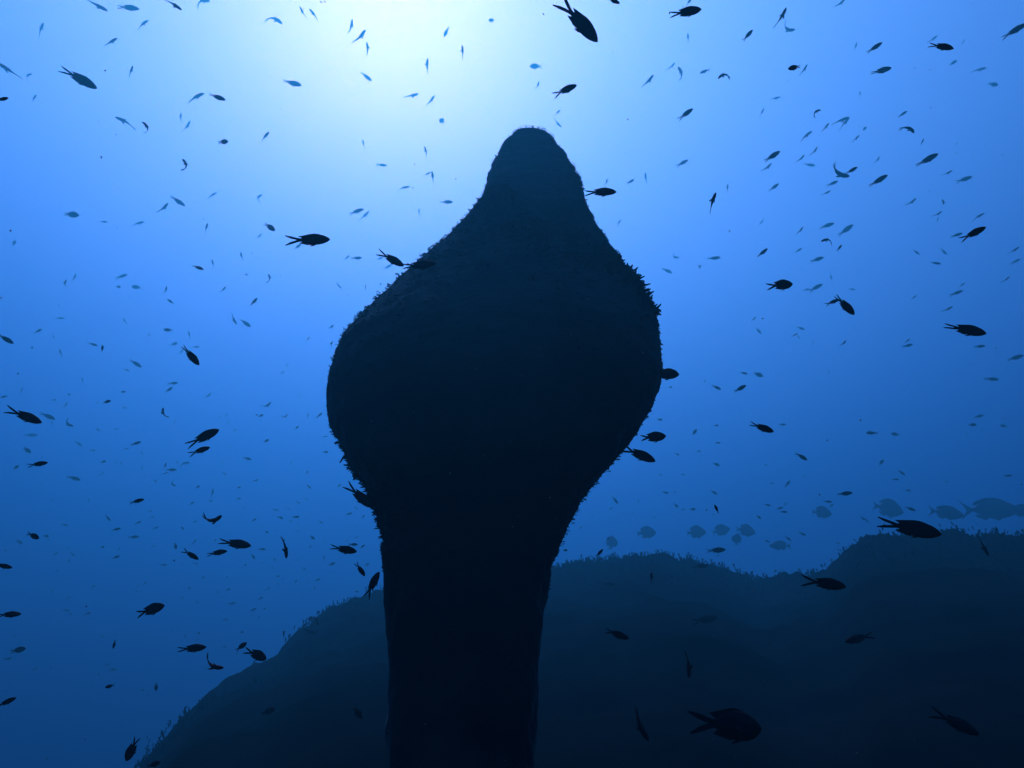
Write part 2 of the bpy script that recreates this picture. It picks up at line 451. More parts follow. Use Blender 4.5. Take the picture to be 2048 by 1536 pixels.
def fish_matrix(fx, fy, px, ang, kind, tone, i):
    r = random.Random(i * 7919 + 13)
    d = fish_distance(tone, px, kind) * r.uniform(.93, 1.07)
    v = ray(fx, fy)
    if v.z > .05: d = min(d, (WATER_TOP - 1.2) / v.z)
    right = CR - v * CR.dot(v); right.normalize()
    up = right.cross(v); up.normalize()
    if up.dot(CU) < 0: up = -up
    a = math.radians(ang)
    h2 = right * math.cos(a) + up * math.sin(a)         # heading as it shows
    p2 = right * -math.sin(a) + up * math.cos(a)        # across it
    if p2.dot(up) < 0 or (abs(p2.dot(up)) < .3 and r.random() < .5): p2 = -p2
    # swing out of the picture plane, and roll about the spine
    yaw = {'s': 12, 'f': 28, 'n': 16, 'c': 10, 'h': 66, 'B': 14, 'L': 8, 'Q': 58}[kind] * r.choice((-1, 1)) * r.uniform(.6, 1.2)
    roll = {'s': r.uniform(8, 34), 'f': r.uniform(0, 16), 'n': r.uniform(64, 82), 'c': r.uniform(58, 80), 'h': 12, 'B': 6, 'L': 6, 'Q': 5}[kind]
    if fy > 620 and kind == 's': roll *= .55
    y = math.radians(yaw); ro = math.radians(roll)
    X = h2 * math.cos(y) + v * math.sin(y)
    Zt = p2 * math.cos(ro) + v * math.sin(ro)           # the back leans away: seen from under the belly
    Z = Zt - X * Zt.dot(X); Z.normalize()
    Y = Z.cross(X)
    # length over the picture -> real length at that distance
    cosv = v.dot(CF)
    L = .97 * px / F_PX * d * cosv / max(.45, math.cos(y)) 
    M = Matrix((X, Y, Z)).transposed() * L
    M4 = M.to_4x4(); M4.translation = v * d
    shp = SHAPES[kind]
    me = shp[r.randrange(len(shp))]
    return me, M4
# every fish: place in the frame, length shown, heading, how it is seen, faintness, label
FISH = [
    (1226.1, 1, 30.8, -20, 's', 0, 'black damselfish mostly cut off by the top edge, beyond the big diving one'),
    (1377, 6.1, 24.4, 58, 'n', 2, 'blue-grey slim damselfish climbing, first fish above the level fish by the top edge'),
    (1679.7, 6.1, 23.9, 38, 'n', 2, 'blue-grey slim damselfish climbing, first fish above and behind the stubby fish facing the sun'),
    (405, 6.2, 29, 25, 'c', 3, 'pale curled damselfish, first fish ahead of the slim fish leaving on top'),
    (345.2, 8.5, 37.6, -32, 'n', 1, 'slim dark fish slipping out at the top edge, nose down'),
    (193.1, 9.6, 42.7, -32, 'n', 2, 'blue-grey slim damselfish nosing down, first fish above the slender nose-down fish'),
    (256.3, 15.4, 41, -5, 's', 2, 'blue-grey damselfish swimming level, first fish behind the slim fish leaving on top'),
    (1370.9, 23.9, 64, 10, 's', 0, 'dark damselfish gliding level by the top edge, its long forked tail trailing'),
    (606.6, 24.9, 25.6, 118, 'n', 2.3, 'blue-grey slim damselfish climbing, third fish above the grey-blue fish below the glow'),
    (628.2, 30.1, 27.3, 123, 'n', 3, 'pale slim damselfish climbing, second fish above the grey-blue fish below the glow'),
    (1560.1, 36.6, 42.7, 62, 'n', 1, 'slim dark fish climbing steeply toward the surface beside a hook-shaped one'),
    (1156, 40.3, 116.2, -42, 's', 0, 'largest black damselfish in the bright upper water, nose pointing steeply down'),
    (546.8, 41, 32.5, -8, 'c', 3, 'pale curled damselfish, first fish above the grey-blue fish below the glow'),
    (285.4, 49.6, 29, 38, 'n', 2.5, 'pale slim damselfish climbing, first fish below and behind the slim fish leaving on top'),
    (1577.2, 53.2, 29.3, -40, 'c', 2, 'blue-grey curled damselfish, first fish above the stubby fish facing the sun'),
    (700.8, 54, 30.1, 65, 'n', 3, 'pale slim damselfish climbing, first fish above and ahead of the grey-blue fish below the glow'),
    (82, 59.8, 30.8, 62, 'n', 3, 'pale slim damselfish climbing, first fish above and behind the slender nose-down fish'),
    (2027.7, 62.3, 45.9, 38, 's', 1, 'slim dark damselfish climbing in the top corner, nose at the frame edge'),
    (892.9, 63.2, 23.2, 240, 's', 3, 'pale damselfish nosing down, third fish behind the big diving fish up top'),
    (1495.4, 70.8, 26.9, 52, 's', 1, 'dark damselfish climbing, first fish above and ahead of the stubby fish facing the sun'),
    (717.9, 73.5, 39.3, 38, 'n', 3, 'pale slim damselfish climbing, second fish above and ahead of the grey-blue fish below the glow'),
    (1375.8, 76.9, 20, 95, 'n', 3, 'pale slim damselfish climbing, first fish below the level fish by the top edge'),
    (1863.6, 78.8, 22.3, 38, 'n', 3, 'pale slim damselfish climbing, first fish above and behind the frilly humped fish'),
    (221.5, 83.7, 30.8, 28, 'n', 2, 'blue-grey slim damselfish climbing, first fish above and ahead of the slender nose-down fish'),
    (1882.2, 93, 47.7, -8, 's', 0.2, 'black hump-backed damselfish with frilly fins, high in the corner away from the sun'),
    (1710.5, 94.1, 17.1, 80, 'n', 3, 'pale slim damselfish climbing, second fish behind the stubby fish facing the sun'),
    (1748.8, 95.2, 31.7, 38, 's', 1, 'dark damselfish climbing, second fish behind the frilly humped fish'),
    (734.3, 98.4, 26.7, 85, 'n', 3, 'pale slim damselfish climbing, third fish above and ahead of the grey-blue fish below the glow'),
    (924.7, 105.3, 28, 88, 'n', 2, 'thin upright grey fish just outside the sun glow, over the spire'),
    (855, 132.6, 30.1, 87, 'n', 3, 'pale slim damselfish climbing, third fish ahead of the grey-blue fish below the glow'),
    (1071.6, 132.6, 25.6, 178, 'f', 3, "pale stubby damselfish swimming level, first fish above and behind the fish over the spire's tip"),
    (1341.1, 133.1, 22.5, 38, 'n', 3, 'pale slim damselfish climbing, second fish above the slim climber beyond the tip'),
    (1588.7, 135, 23.9, 190, 'f', 0.3, 'short stubby dark damselfish facing the sun, a slim pale fish at its tail'),
    (1956.6, 140, 28.9, 18, 'n', 3, 'pale slim damselfish swimming level, first fish below and behind the slim corner climber'),
    (1606.5, 140.4, 24.9, 58, 'n', 2, 'blue-grey slim damselfish climbing, first fish behind the stubby fish facing the sun'),
    (1761.9, 141.1, 38.9, 16, 's', 1, 'dark damselfish swimming level, first fish behind the frilly humped fish'),
    (20.5, 141.8, 47.8, 140, 'n', 2, 'blue-grey slim damselfish climbing, first fish above the black head high at the edge'),
    (1410.4, 142.1, 22.5, 200, 's', 2, 'blue-grey damselfish swimming level, first fish above and ahead of the slim climber beyond the tip'),
    (261.4, 143.5, 24.6, 62, 'n', 2, 'blue-grey slim damselfish climbing, first fish ahead of the slender nose-down fish'),
    (1359.9, 147.7, 25.6, 100, 'c', 2, 'blue-grey curled damselfish, first fish above the slim climber beyond the tip'),
    (732.6, 153.1, 26.7, -38, 's', 3, 'pale damselfish nosing down, first fish ahead of the grey-blue fish below the glow'),
    (58.1, 153.8, 17.1, 60, 'c', 3, 'pale curled damselfish, first fish above and ahead of the black head high at the edge'),
    (1449, 153.8, 26.4, 175, 'c', 1, 'dark fish facing the sun, body curled and forked tail raised'),
    (157.2, 156.5, 70.1, -32, 's', 1, 'slender dark damselfish nosing down, tail prongs raised, high on the sun side'),
    (1295.2, 162.4, 33, 45, 'n', 2, 'blue-grey slim damselfish climbing, first fish above and behind the slim climber beyond the tip'),
    (584.4, 165.8, 38.3, -14, 's', 2, 'grey-blue fork-tailed damselfish swimming level under the rim of the sun glow'),
    (1986.1, 168.5, 19.3, -10, 'f', 3, 'pale stubby damselfish swimming level, first fish below the slim corner climber'),
    (1074.4, 170.9, 18.8, 60, 'n', 3, "pale slim damselfish climbing, first fish behind the fish over the spire's tip"),
    (1129.7, 180.5, 53, 24, 's', 0.3, "black damselfish tilting up in the water just over the spire's tip"),
    (821.5, 191.4, 33.2, 12, 'n', 3, 'pale slim damselfish swimming level, second fish ahead of the grey-blue fish below the glow'),
    (434.7, 194.1, 32.5, -20, 's', 1, 'small dark damselfish with raised forked tail, close to a slim climbing one'),
    (391.3, 195.5, 38.3, 30, 'n', 2, 'blue-grey slim damselfish climbing, first fish behind the small fork-tailed dark fish'),
    (68.4, 195.8, 15.4, 50, 's', 3, 'pale damselfish climbing, first fish ahead of the black head high at the edge'),
    (1549.6, 196.5, 22.5, 14, 'n', 3, 'pale slim damselfish swimming level, first below and ahead of the stubby fish facing the sun'),
    (3.4, 198.2, 25.6, 12, 's', 0, 'black damselfish with only its head in frame, highest on the sun-side edge'),
    (860.4, 201.6, 28, 45, 'n', 3, 'pale slim damselfish climbing, third fish below and behind the big diving fish up top'),
    (1523, 225.8, 20, 68, 'n', 2.5, 'pale slim damselfish climbing, first fish above the climber over a paler fish'),
    (1114.4, 226.2, 17.8, 45, 'n', 2, "blue-grey slim damselfish climbing, first fish below the fish over the spire's tip"),
    (1632.9, 226.6, 19.5, 60, 'c', 1, 'dark curled damselfish, first fish below and behind the stubby fish facing the sun'),
    (1805.2, 228.2, 19.3, 40, 's', 2, 'blue-grey damselfish climbing, first fish below and behind the frilly humped fish'),
    (1370.9, 228.3, 36.1, 38, 's', 1, "slim dark fork-tailed damselfish climbing beyond the spire's tip"),
    (362.3, 235.8, 19.8, 88, 'n', 3, 'pale slim damselfish climbing, first fish below and behind the small fork-tailed dark fish'),
    (1680.5, 241.7, 36.1, 25, 'n', 2, 'blue-grey slim damselfish swimming level, third fish below and behind the stubby fish facing the sun'),
    (1115, 245.4, 23.2, -48, 'n', 3, "pale slim damselfish nosing down, second fish below the fish over the spire's tip"),
    (252.2, 246.1, 42.7, 143, 'n', 2, 'blue-grey slim damselfish climbing, first fish below and ahead of the slender nose-down fish'),
    (1687.8, 248.5, 29.8, 58, 'n', 2.3, 'blue-grey slim damselfish climbing, fourth fish below and behind the stubby fish facing the sun'),
    (371.8, 253.6, 29, 45, 'n', 3, 'pale slim damselfish climbing, first fish behind the short oval dark fish'),
    (1650.4, 255.1, 22.5, 55, 'n', 2, 'blue-grey slim damselfish climbing, second fish above and ahead of the climber over a paler fish'),
    (290.5, 255.6, 23.9, 90, 'c', 1, 'small dark fish curled upright with ragged fins, high on the sun side'),
    (1814, 259.2, 28.9, -12, 'c', 1, 'dark fish arched like a bridge, high in the corner away from the sun'),
    (1611.4, 272.9, 28.8, 48, 'n', 2, 'blue-grey slim damselfish climbing, first fish above and ahead of the climber over a paler fish'),
    (529.7, 274.4, 28, 50, 'n', 2, 'blue-grey slim damselfish climbing, first fish ahead of the short oval dark fish'),
    (1710.5, 277.8, 20.1, 45, 'n', 2, 'blue-grey slim damselfish climbing, second fish behind the lone fork-tailed climber'),
    (446, 283.7, 20.5, 8, 'f', 1, 'short dark oval damselfish swimming level on the sun side'),
    (727.1, 289.8, 18.8, 95, 'n', 3, 'pale slim damselfish climbing, first fish below and ahead of the grey-blue fish below the glow'),
    (1627.2, 302.7, 22.5, 50, 'n', 2, 'blue-grey slim damselfish climbing, third fish ahead of the climber over a paler fish'),
    (851.2, 304.2, 23.2, 97, 'n', 2, "blue-grey slim damselfish climbing, first fish below and behind the fish over the spire's tip"),
    (1544.2, 312.5, 35.4, 35, 's', 1, 'dark fork-tailed damselfish climbing with a smaller paler one just under it'),
    (1600.4, 317.4, 20.8, 42, 'n', 2, 'blue-grey slim damselfish climbing, first fish ahead of the climber over a paler fish'),
    (1853.8, 319.4, 44.2, 33, 's', 1, 'dark fork-tailed damselfish climbing alone below the hump-backed and arched fish'),
    (1753.1, 320.5, 18.6, 55, 'n', 3, 'pale slim damselfish climbing, first fish behind the lone fork-tailed climber'),
    (1364.3, 326.4, 26.4, 30, 's', 2, 'blue-grey damselfish climbing, first fish below the slim climber beyond the tip'),
    (1619.4, 329.6, 22.5, -8, 's', 3, 'pale damselfish swimming level, second fish ahead of the climber over a paler fish'),
    (763, 330.1, 22.2, -5, 's', 3, 'pale damselfish swimming level, second fish above the dipping fish by the shoulder'),
    (367.4, 330.8, 25.6, 75, 'c', 1, 'dark fish bent like a hook, tail curling under it'),
    (1532.5, 335, 25.6, 38, 'n', 2, 'blue-grey slim damselfish climbing, first fish below and behind the climber over a paler fish'),
    (1702.6, 340.9, 25.4, 32, 's', 1, 'dark damselfish climbing, third fish behind the lone fork-tailed climber'),
    (1679.7, 341.8, 40.3, -40, 'c', 1.3, 'crescent-shaped fish bent like a letter C, a straight fish touching it'),
    (1893.4, 346, 21.4, 25, 'n', 2, 'blue-grey slim damselfish swimming level, first fish below and ahead of the lone fork-tailed climber'),
    (852.9, 347.9, 19.8, 18, 'n', 2, 'blue-grey slim damselfish swimming level, fourth fish above the fish on the shoulder outline'),
    (865.6, 355.4, 26.7, 95, 'n', 2, 'blue-grey slim damselfish climbing, third fish above the fish on the shoulder outline'),
    (1291.7, 356.1, 22.2, 100, 'n', 3, 'pale slim damselfish climbing, first fish below and behind the slim climber beyond the tip'),
    (1927.6, 358.9, 30.8, 22, 's', 2, 'blue-grey damselfish swimming level, second fish below and ahead of the lone fork-tailed climber'),
    (1756.4, 361, 38.8, 35, 's', 1, 'dark damselfish climbing, first fish below and behind the lone fork-tailed climber'),
    (1260.6, 363.3, 17.8, 30, 's', 2, "blue-grey damselfish climbing, first fish ahead of the fish at the spire's neck"),
    (1211.8, 365, 16.4, 65, 'n', 2, "blue-grey slim damselfish climbing, first fish above and ahead of the fish at the spire's neck"),
    (1664.6, 366.9, 23.2, 25, 's', 2, 'blue-grey damselfish swimming level, second fish below and ahead of the climber over a paler fish'),
    (1547.6, 374.4, 23.5, 38, 's', 2, 'blue-grey damselfish climbing, first fish below the climber over a paler fish'),
    (807.8, 375.9, 23.2, 15, 'n', 2, 'blue-grey slim damselfish swimming level, first fish above the dipping fish by the shoulder'),
    (1454.7, 376.6, 18.6, 85, 'n', 2.5, 'pale slim damselfish climbing, first fish below and ahead of the slim climber beyond the tip'),
    (1200.5, 384.5, 65.6, 3, 's', 0, 'black damselfish swimming level, its tail touching the neck of the spire'),
    (1650.7, 386.2, 20.9, 25, 'n', 2, 'blue-grey slim damselfish swimming level, first below and ahead of the climber over a paler fish'),
    (423.8, 391.3, 22.2, 35, 'n', 3, 'pale slim damselfish climbing, first fish below the short oval dark fish'),
    (519.5, 397.1, 18.8, 72, 'c', 3, 'pale curled damselfish, first fish above the dark oval fish'),
    (355.4, 401.6, 32.5, -38, 's', 2, 'blue-grey damselfish nosing down, second fish above the ragged-tailed dark fish'),
    (893.2, 404, 25.6, 0, 's', 2, 'blue-grey damselfish swimming level, first fish above and ahead of the fish on the shoulder outline'),
    (1820.6, 404.4, 24.6, 35, 'n', 2, 'blue-grey slim damselfish climbing, first fish below the lone fork-tailed climber'),
    (1424.9, 406.5, 44, 78, 'n', 0.5, "dark slender damselfish standing nearly upright in open water beside the spire's neck"),
    (1884, 406.5, 15.5, 80, 'c', 2, 'blue-grey curled damselfish, second fish above and behind the black climbing fish'),
    (324.7, 416.3, 30.8, 38, 'n', 2, 'blue-grey slim damselfish climbing, first fish above and behind the ragged-tailed dark fish'),
    (712.8, 423.1, 31.4, 20, 's', 2, 'blue-grey damselfish swimming level, first fish above and ahead of the big level black fish'),
    (838.2, 425.5, 17.1, 88, 'n', 3, 'pale slim damselfish climbing, first fish above the fish on the shoulder outline'),
    (1873.3, 428.4, 20.9, 30, 'n', 2, 'blue-grey slim damselfish climbing, first fish above and behind the black climbing fish'),
    (142.9, 428.9, 27.3, -5, 'f', 2, 'blue-grey stubby damselfish, first below and ahead of the black head high at the edge'),
    (727.1, 432.3, 30.1, 40, 'n', 3, 'pale slim damselfish climbing, first fish above and behind the dipping fish by the shoulder'),
    (1955.7, 434.3, 26.2, 40, 'n', 2, 'blue-grey slim damselfish climbing, first fish above the black climbing fish'),
    (206.8, 443.6, 15.4, 0, 's', 3, 'pale damselfish swimming level, third fish above and behind the ragged-tailed dark fish'),
    (275.1, 447.7, 27.3, 22, 'n', 3, 'pale slim damselfish swimming level, second fish above and behind the ragged-tailed dark fish'),
    (1653.9, 451.2, 28.9, 22, 's', 2, 'blue-grey damselfish swimming level, third fish below and ahead of the climber over a paler fish'),
    (539.3, 453.9, 25.6, -35, 'f', 1, 'dark oval damselfish nosing down just over the big level black one'),
    (412.5, 456.3, 21.2, 72, 'n', 2, 'blue-grey slim damselfish climbing, first fish above the ragged-tailed dark fish'),
    (1691.3, 460, 34.3, 40, 's', 2, 'blue-grey damselfish climbing, second fish below and behind the lone fork-tailed climber'),
    (1599, 461.9, 20.9, 50, 'n', 2, 'blue-grey slim damselfish climbing, first fish above the rounded black fish'),
    (1945.5, 467.2, 50.3, 33, 's', 0, 'black damselfish climbing steadily, long fork spread, near the edge farther from the sun'),
    (1912.9, 470.2, 21.9, 22, 's', 2, 'blue-grey damselfish swimming level, first fish behind the black climbing fish'),
    (517.8, 472.7, 16.4, 45, 'n', 3, 'pale slim damselfish climbing, first fish below and behind the dark oval fish'),
    (615.2, 479.5, 89.5, 2, 's', 0, "big black damselfish swimming level toward the spire's shoulder, two straight tail prongs"),
    (1654.7, 483.3, 24.1, 160, 'c', 1, 'dark fish curled in a U with its forked tail raised'),
    (595.4, 493.2, 17.8, 35, 's', 2, 'blue-grey damselfish climbing, first fish below and behind the big level black fish'),
    (1678.8, 495.9, 15.5, 58, 's', 1, 'dark damselfish climbing, second fish above the steeply diving fish'),
    (1596.9, 500.7, 15.5, 35, 's', 3, 'pale damselfish climbing, first fish above and ahead of the rounded black fish'),
    (2026.4, 500.7, 23.5, 35, 'n', 2, 'blue-grey slim damselfish climbing, first fish ahead of the black climbing fish'),
    (1887.5, 502.8, 18.2, -48, 's', 3, 'pale damselfish nosing down, first fish below and behind the black climbing fish'),
    (1832.6, 503.9, 16.6, -42, 's', 3, 'pale damselfish nosing down, second fish above and ahead of the steeply diving fish'),
    (1524.6, 505.5, 26.2, 42, 's', 1, 'dark damselfish climbing, first fish above and behind the rounded black fish'),
    (1350.7, 511.9, 16.3, -35, 'c', 3, "pale curled damselfish, second fish below and ahead of the fish at the spire's neck"),
    (483.6, 512.6, 17.1, 100, 'n', 2, 'blue-grey slim damselfish climbing, second fish below and behind the dark oval fish'),
    (1427.8, 516, 26.9, 6, 's', 2, 'blue-grey damselfish swimming level, first fish behind the rounded black fish'),
    (712.8, 516.1, 23.2, 3, 's', 2, 'blue-grey damselfish swimming level, first fish ahead of the big level black fish'),
    (781.6, 517.6, 60.5, -28, 's', 0, "black damselfish dipping toward the spire's shoulder, nose at another fish's tail"),
    (1633.8, 518.9, 27.3, 20, 's', 2, 'blue-grey damselfish swimming level, second fish above and ahead of the rounded black fish'),
    (2030.6, 523.4, 19.8, 36, 's', 3, 'pale damselfish climbing, first fish below and ahead of the black climbing fish'),
    (1871.4, 526.1, 19.3, -10, 's', 2, 'blue-grey damselfish swimming level, second fish below and behind the black climbing fish'),
    (425.5, 527.3, 17.8, 95, 'n', 2, 'blue-grey slim damselfish climbing, first fish ahead of the ragged-tailed dark fish'),
    (838.3, 529.7, 69.5, 6, 's', 0, 'black damselfish overlapping the weedy shoulder outline of the spire'),
    (775.8, 533.6, 18.8, 30, 's', 3, 'pale damselfish climbing, first fish below the dipping fish by the shoulder'),
    (395.8, 534.9, 23.2, -20, 's', 1, 'dark damselfish with ragged raised tail between the sun side edge and the spire'),
    (1218, 539.1, 34.4, -50, 's', 0.2, "dark damselfish nosing down, first fish below the fish at the spire's neck"),
    (1334.1, 541.3, 22.9, -25, 's', 3, 'pale damselfish swimming level, first fish above the plump fish at the bulge'),
    (1661.9, 551.5, 15.5, -75, 'n', 3, 'pale slim damselfish nosing down, first fish above the tucked-in dark fish'),
    (242.7, 553, 23.9, 20, 's', 3, 'pale damselfish swimming level, second fish behind the ragged-tailed dark fish'),
    (147.6, 555.4, 17.8, 60, 'n', 3, 'pale slim damselfish climbing, second fish below the black head high at the edge'),
    (536.6, 557.4, 18.5, 75, 'c', 2, 'blue-grey curled damselfish, first fish below the dark oval fish'),
    (2009.8, 559.6, 20.9, 38, 'n', 2, 'blue-grey slim damselfish climbing, first fish above and ahead of the gliding fish above the bream'),
    (132.3, 567.7, 16.4, 95, 'c', 2, 'blue-grey curled damselfish, third fish below the black head high at the edge'),
    (676.7, 569.4, 19.8, -55, 'n', 3, 'pale slim damselfish nosing down, second fish below and ahead of the big level black fish'),
    (1559.4, 570.3, 50.8, 8, 'f', 0, 'rounded black damselfish swimming level in open blue with a neat forked tail'),
    (1922.8, 571.6, 17.1, 48, 'n', 3, 'pale slim damselfish climbing, first fish below the black climbing fish'),
    (273.4, 574.5, 18.5, 170, 'f', 3, 'pale stubby damselfish swimming level, first fish behind the ragged-tailed dark fish'),
    (1631.1, 575.6, 30, 32, 's', 2, 'blue-grey damselfish climbing, first fish above and behind the tucked-in dark fish'),
    (445, 579.3, 18.5, 42, 'n', 2, 'blue-grey slim damselfish climbing, first fish below and ahead of the ragged-tailed dark fish'),
    (330.5, 580.3, 16.4, 65, 'n', 2, 'blue-grey slim damselfish climbing, first fish below and behind the ragged-tailed dark fish'),
    (1912.1, 586.3, 26.2, 25, 's', 2, 'blue-grey damselfish swimming level, first fish above the gliding fish above the bream'),
    (341.8, 603.6, 16.4, 140, 's', 2, 'blue-grey damselfish climbing, second fish below and behind the ragged-tailed dark fish'),
    (507.5, 603.6, 21.2, 48, 's', 1.5, 'deep blue damselfish climbing, second fish below the dark oval fish'),
    (1664.6, 604.3, 29.4, 24, 's', 0.6, 'dark damselfish tucked in behind the tail of a steeply diving black one'),
    (1689.7, 609.9, 54.9, -46, 's', 0, "black damselfish diving steeply across another dark fish's head"),
    (1893.6, 618.4, 23.5, 26, 'n', 2, 'blue-grey slim damselfish climbing, first fish above and behind the gliding fish above the bream'),
    (117.9, 636.7, 19.8, 5, 'n', 3, 'pale slim damselfish swimming level, sixth fish above the large nose-down edge fish'),
    (468.2, 638.4, 24.6, -70, 'n', 2, 'blue-grey slim damselfish nosing down, second fish below and ahead of the ragged-tailed dark fish'),
    (250.5, 642.9, 16.4, 120, 'n', 3, 'pale slim damselfish climbing, fifth fish below and behind the ragged-tailed dark fish'),
    (491.1, 646.3, 25.3, -38, 's', 2, 'blue-grey damselfish nosing down, fourth fish below and ahead of the ragged-tailed dark fish'),
    (1601.7, 656.4, 16.6, -20, 's', 3, 'pale damselfish swimming level, first fish below and behind the tucked-in dark fish'),
    (1930, 658.8, 76.3, -12, 's', 0, 'large black damselfish gliding slightly down in clear water high over the bream'),
    (336.6, 659.9, 17.8, 175, 'f', 2, 'blue-grey stubby damselfish swimming level, third fish below and behind the ragged-tailed dark fish'),
    (1517.4, 661.3, 16.6, -50, 's', 3, 'pale damselfish nosing down, second fish below and behind the rounded black fish'),
    (75.9, 662.3, 16.4, 32, 's', 2, 'blue-grey damselfish climbing, fifth fish above the large nose-down edge fish'),
    (378.3, 670.2, 16.4, 95, 'n', 3, 'pale slim damselfish climbing, first fish below the ragged-tailed dark fish'),
    (1588.3, 670.6, 15.5, 32, 'n', 2, 'blue-grey slim damselfish climbing, first fish below the rounded black fish'),
    (10.9, 677.7, 33.5, -35, 's', 1, 'dark damselfish nosing down, third fish above the large nose-down edge fish'),
    (1813.6, 682.7, 16.6, 48, 'n', 2, 'blue-grey slim damselfish climbing, first fish behind the gliding fish above the bream'),
    (1685.4, 686.7, 18.2, 45, 'n', 2, 'blue-grey slim damselfish climbing, first fish below the steeply diving fish'),
    (185.6, 688.7, 17.8, -18, 's', 2, 'blue-grey damselfish swimming level, fifth fish above and ahead of the large nose-down edge fish'),
    (1814.4, 691.2, 20.9, 15, 's', 2, 'blue-grey damselfish swimming level, second fish behind the gliding fish above the bream'),
    (1958.9, 692.6, 20.9, 5, 's', 2, 'blue-grey damselfish swimming level, first fish below and ahead of the gliding fish above the bream'),
    (389.6, 694.1, 19.8, 2, 'n', 3, 'pale slim damselfish swimming level, second fish below the ragged-tailed dark fish'),
    (360.6, 704.4, 16.4, 42, 'n', 3, 'pale slim damselfish climbing, third fish above the larger climbing twin'),
    (122, 706.8, 18.5, 105, 'n', 3, 'pale slim damselfish climbing, fourth fish above and ahead of the large nose-down edge fish'),
    (381.7, 710.9, 50.6, -52, 's', 0, 'lone black damselfish nosing steeply down with its forked tail in the air'),
    (2030.5, 715.4, 29.9, 20, 's', 2, 'blue-grey damselfish swimming level, third fish below and ahead of the gliding fish above the bream'),
    (271, 726.6, 26.7, -35, 's', 2, 'blue-grey damselfish nosing down, sixth fish above and behind the larger climbing twin'),
    (1487.4, 746.1, 16.4, -14, 's', 2, 'blue-grey damselfish swimming level, first fish above the slim fish beyond the bulge'),
    (1329.7, 748, 56.6, 0, 'f', 0, 'plump black damselfish with its tail against the widest part of the spire'),
    (1516.2, 749, 21.2, -20, 'f', 2, 'blue-grey stubby damselfish swimming level, first above and ahead of the slim fish beyond the bulge'),
    (1982.2, 758.1, 27, -3, 's', 2, 'blue-grey damselfish swimming level, second fish below and ahead of the gliding fish above the bream'),
    (345.2, 766.6, 19.8, 6, 's', 2, 'blue-grey damselfish swimming level, third fish above the smaller climbing twin'),
    (1432.6, 774.6, 21.2, -25, 's', 1.5, 'deep blue damselfish swimming level, first fish behind the slim fish beyond the bulge'),
    (1480.1, 777.1, 27.8, 30, 's', 1, "dark slim damselfish tilting up in open water beside the spire's bulge"),
    (337.3, 779.6, 17.8, 36, 's', 2, 'blue-grey damselfish climbing, third fish above and behind the larger climbing twin'),
    (415.2, 791.2, 16.4, 36, 'n', 3, 'pale slim damselfish climbing, first fish above the larger climbing twin'),
    (531.8, 809.3, 19.8, 15, 'c', 2, 'blue-grey curled damselfish, third fish above and ahead of the larger climbing twin'),
    (129.9, 811, 16.4, 55, 'n', 3, 'pale slim damselfish climbing, third fish ahead of the large nose-down edge fish'),
    (329.8, 826.4, 21.9, 120, 'c', 1, 'dark fish curled head up, tail crossed beneath it like a hook'),
    (638.4, 830.8, 16.4, 42, 's', 2, 'blue-grey damselfish climbing, seventh fish above and behind the fish nosing into the stem'),
    (47.8, 831.5, 69, -24, 's', 0, 'large black damselfish by the frame edge, nose tipped down, fork tail raised'),
    (95, 832.2, 30.1, -25, 's', 2, 'blue-grey damselfish swimming level, first fish ahead of the large nose-down edge fish'),
    (1957.4, 832.7, 19, 18, 's', 2.5, 'pale damselfish swimming level, first fish below the gliding fish above the bream'),
    (138.4, 845.2, 21.2, -60, 'c', 2, 'blue-grey curled damselfish, third fish above and ahead of the small level black fish'),
    (1523.5, 854.9, 49.7, -20, 's', 0, 'black damselfish with raised fork tail alone in the water over the reef saddle'),
    (1744.5, 865.9, 23.4, 180, 's', 1.5, 'deep blue damselfish swimming level, first fish ahead of the slim nose-down reef fish'),
    (1791.2, 868.4, 16.1, 170, 'f', 2, 'blue-grey stubby damselfish swimming level, first fish below and behind the gliding fish above the bream'),
    (60.8, 870.1, 24.6, 0, 's', 4, 'faint damselfish swimming level, first fish below the large nose-down edge fish'),
    (1306.2, 873.8, 51.6, 6, 'f', 0, "deep-bodied black damselfish with spread fork, just clear of the spire's underside"),
    (405.7, 874.9, 70.1, 30, 's', 0, 'larger of two black damselfish climbing in parallel, the one on top'),
    (156.5, 886.9, 16.4, -36, 's', 4, 'faint damselfish nosing down, second fish above and ahead of the small level black fish'),
    (271, 886.9, 21.2, 20, 's', 1.5, 'deep blue damselfish swimming level, second fish behind the larger climbing twin'),
    (54, 899.9, 18.5, -42, 'f', 2, 'blue-grey stubby damselfish nosing down, first fish above and behind the small level black fish'),
    (398.8, 901.6, 43.1, 22, 's', 0, 'smaller of two black damselfish climbing in parallel, the one underneath'),
    (1276.6, 908.2, 74.2, -22, 's', 0, "long black damselfish nosing down, its tail over the spire's weedy underside"),
    (1602.4, 913, 27.8, -32, 's', 1, 'dark slim damselfish nosing down in the blue above the reef'),
    (494.5, 917, 17.8, -15, 's', 2, 'blue-grey damselfish swimming level, second fish ahead of the smaller climbing twin'),
    (75.2, 928.2, 36.2, 12, 's', 0, 'small black damselfish swimming level beneath the large nose-down edge fish'),
    (368.4, 928.9, 19.8, 30, 'c', 3, 'pale curled damselfish, first fish below and behind the smaller climbing twin'),
    (329.1, 933, 15.7, 68, 'n', 1.5, 'deep blue slim damselfish climbing, fourth fish below and behind the smaller climbing twin'),
    (341.8, 939.5, 21.2, 0, 's', 2, 'blue-grey damselfish swimming level, third fish below and behind the smaller climbing twin'),
    (1802.9, 945.1, 17.5, -42, 's', 2, 'blue-grey damselfish nosing down, second fish ahead of the dark fish above the bream'),
    (329.1, 947, 16.4, 20, 'n', 3, 'pale slim damselfish swimming level, second fish above and ahead of the little level black fish'),
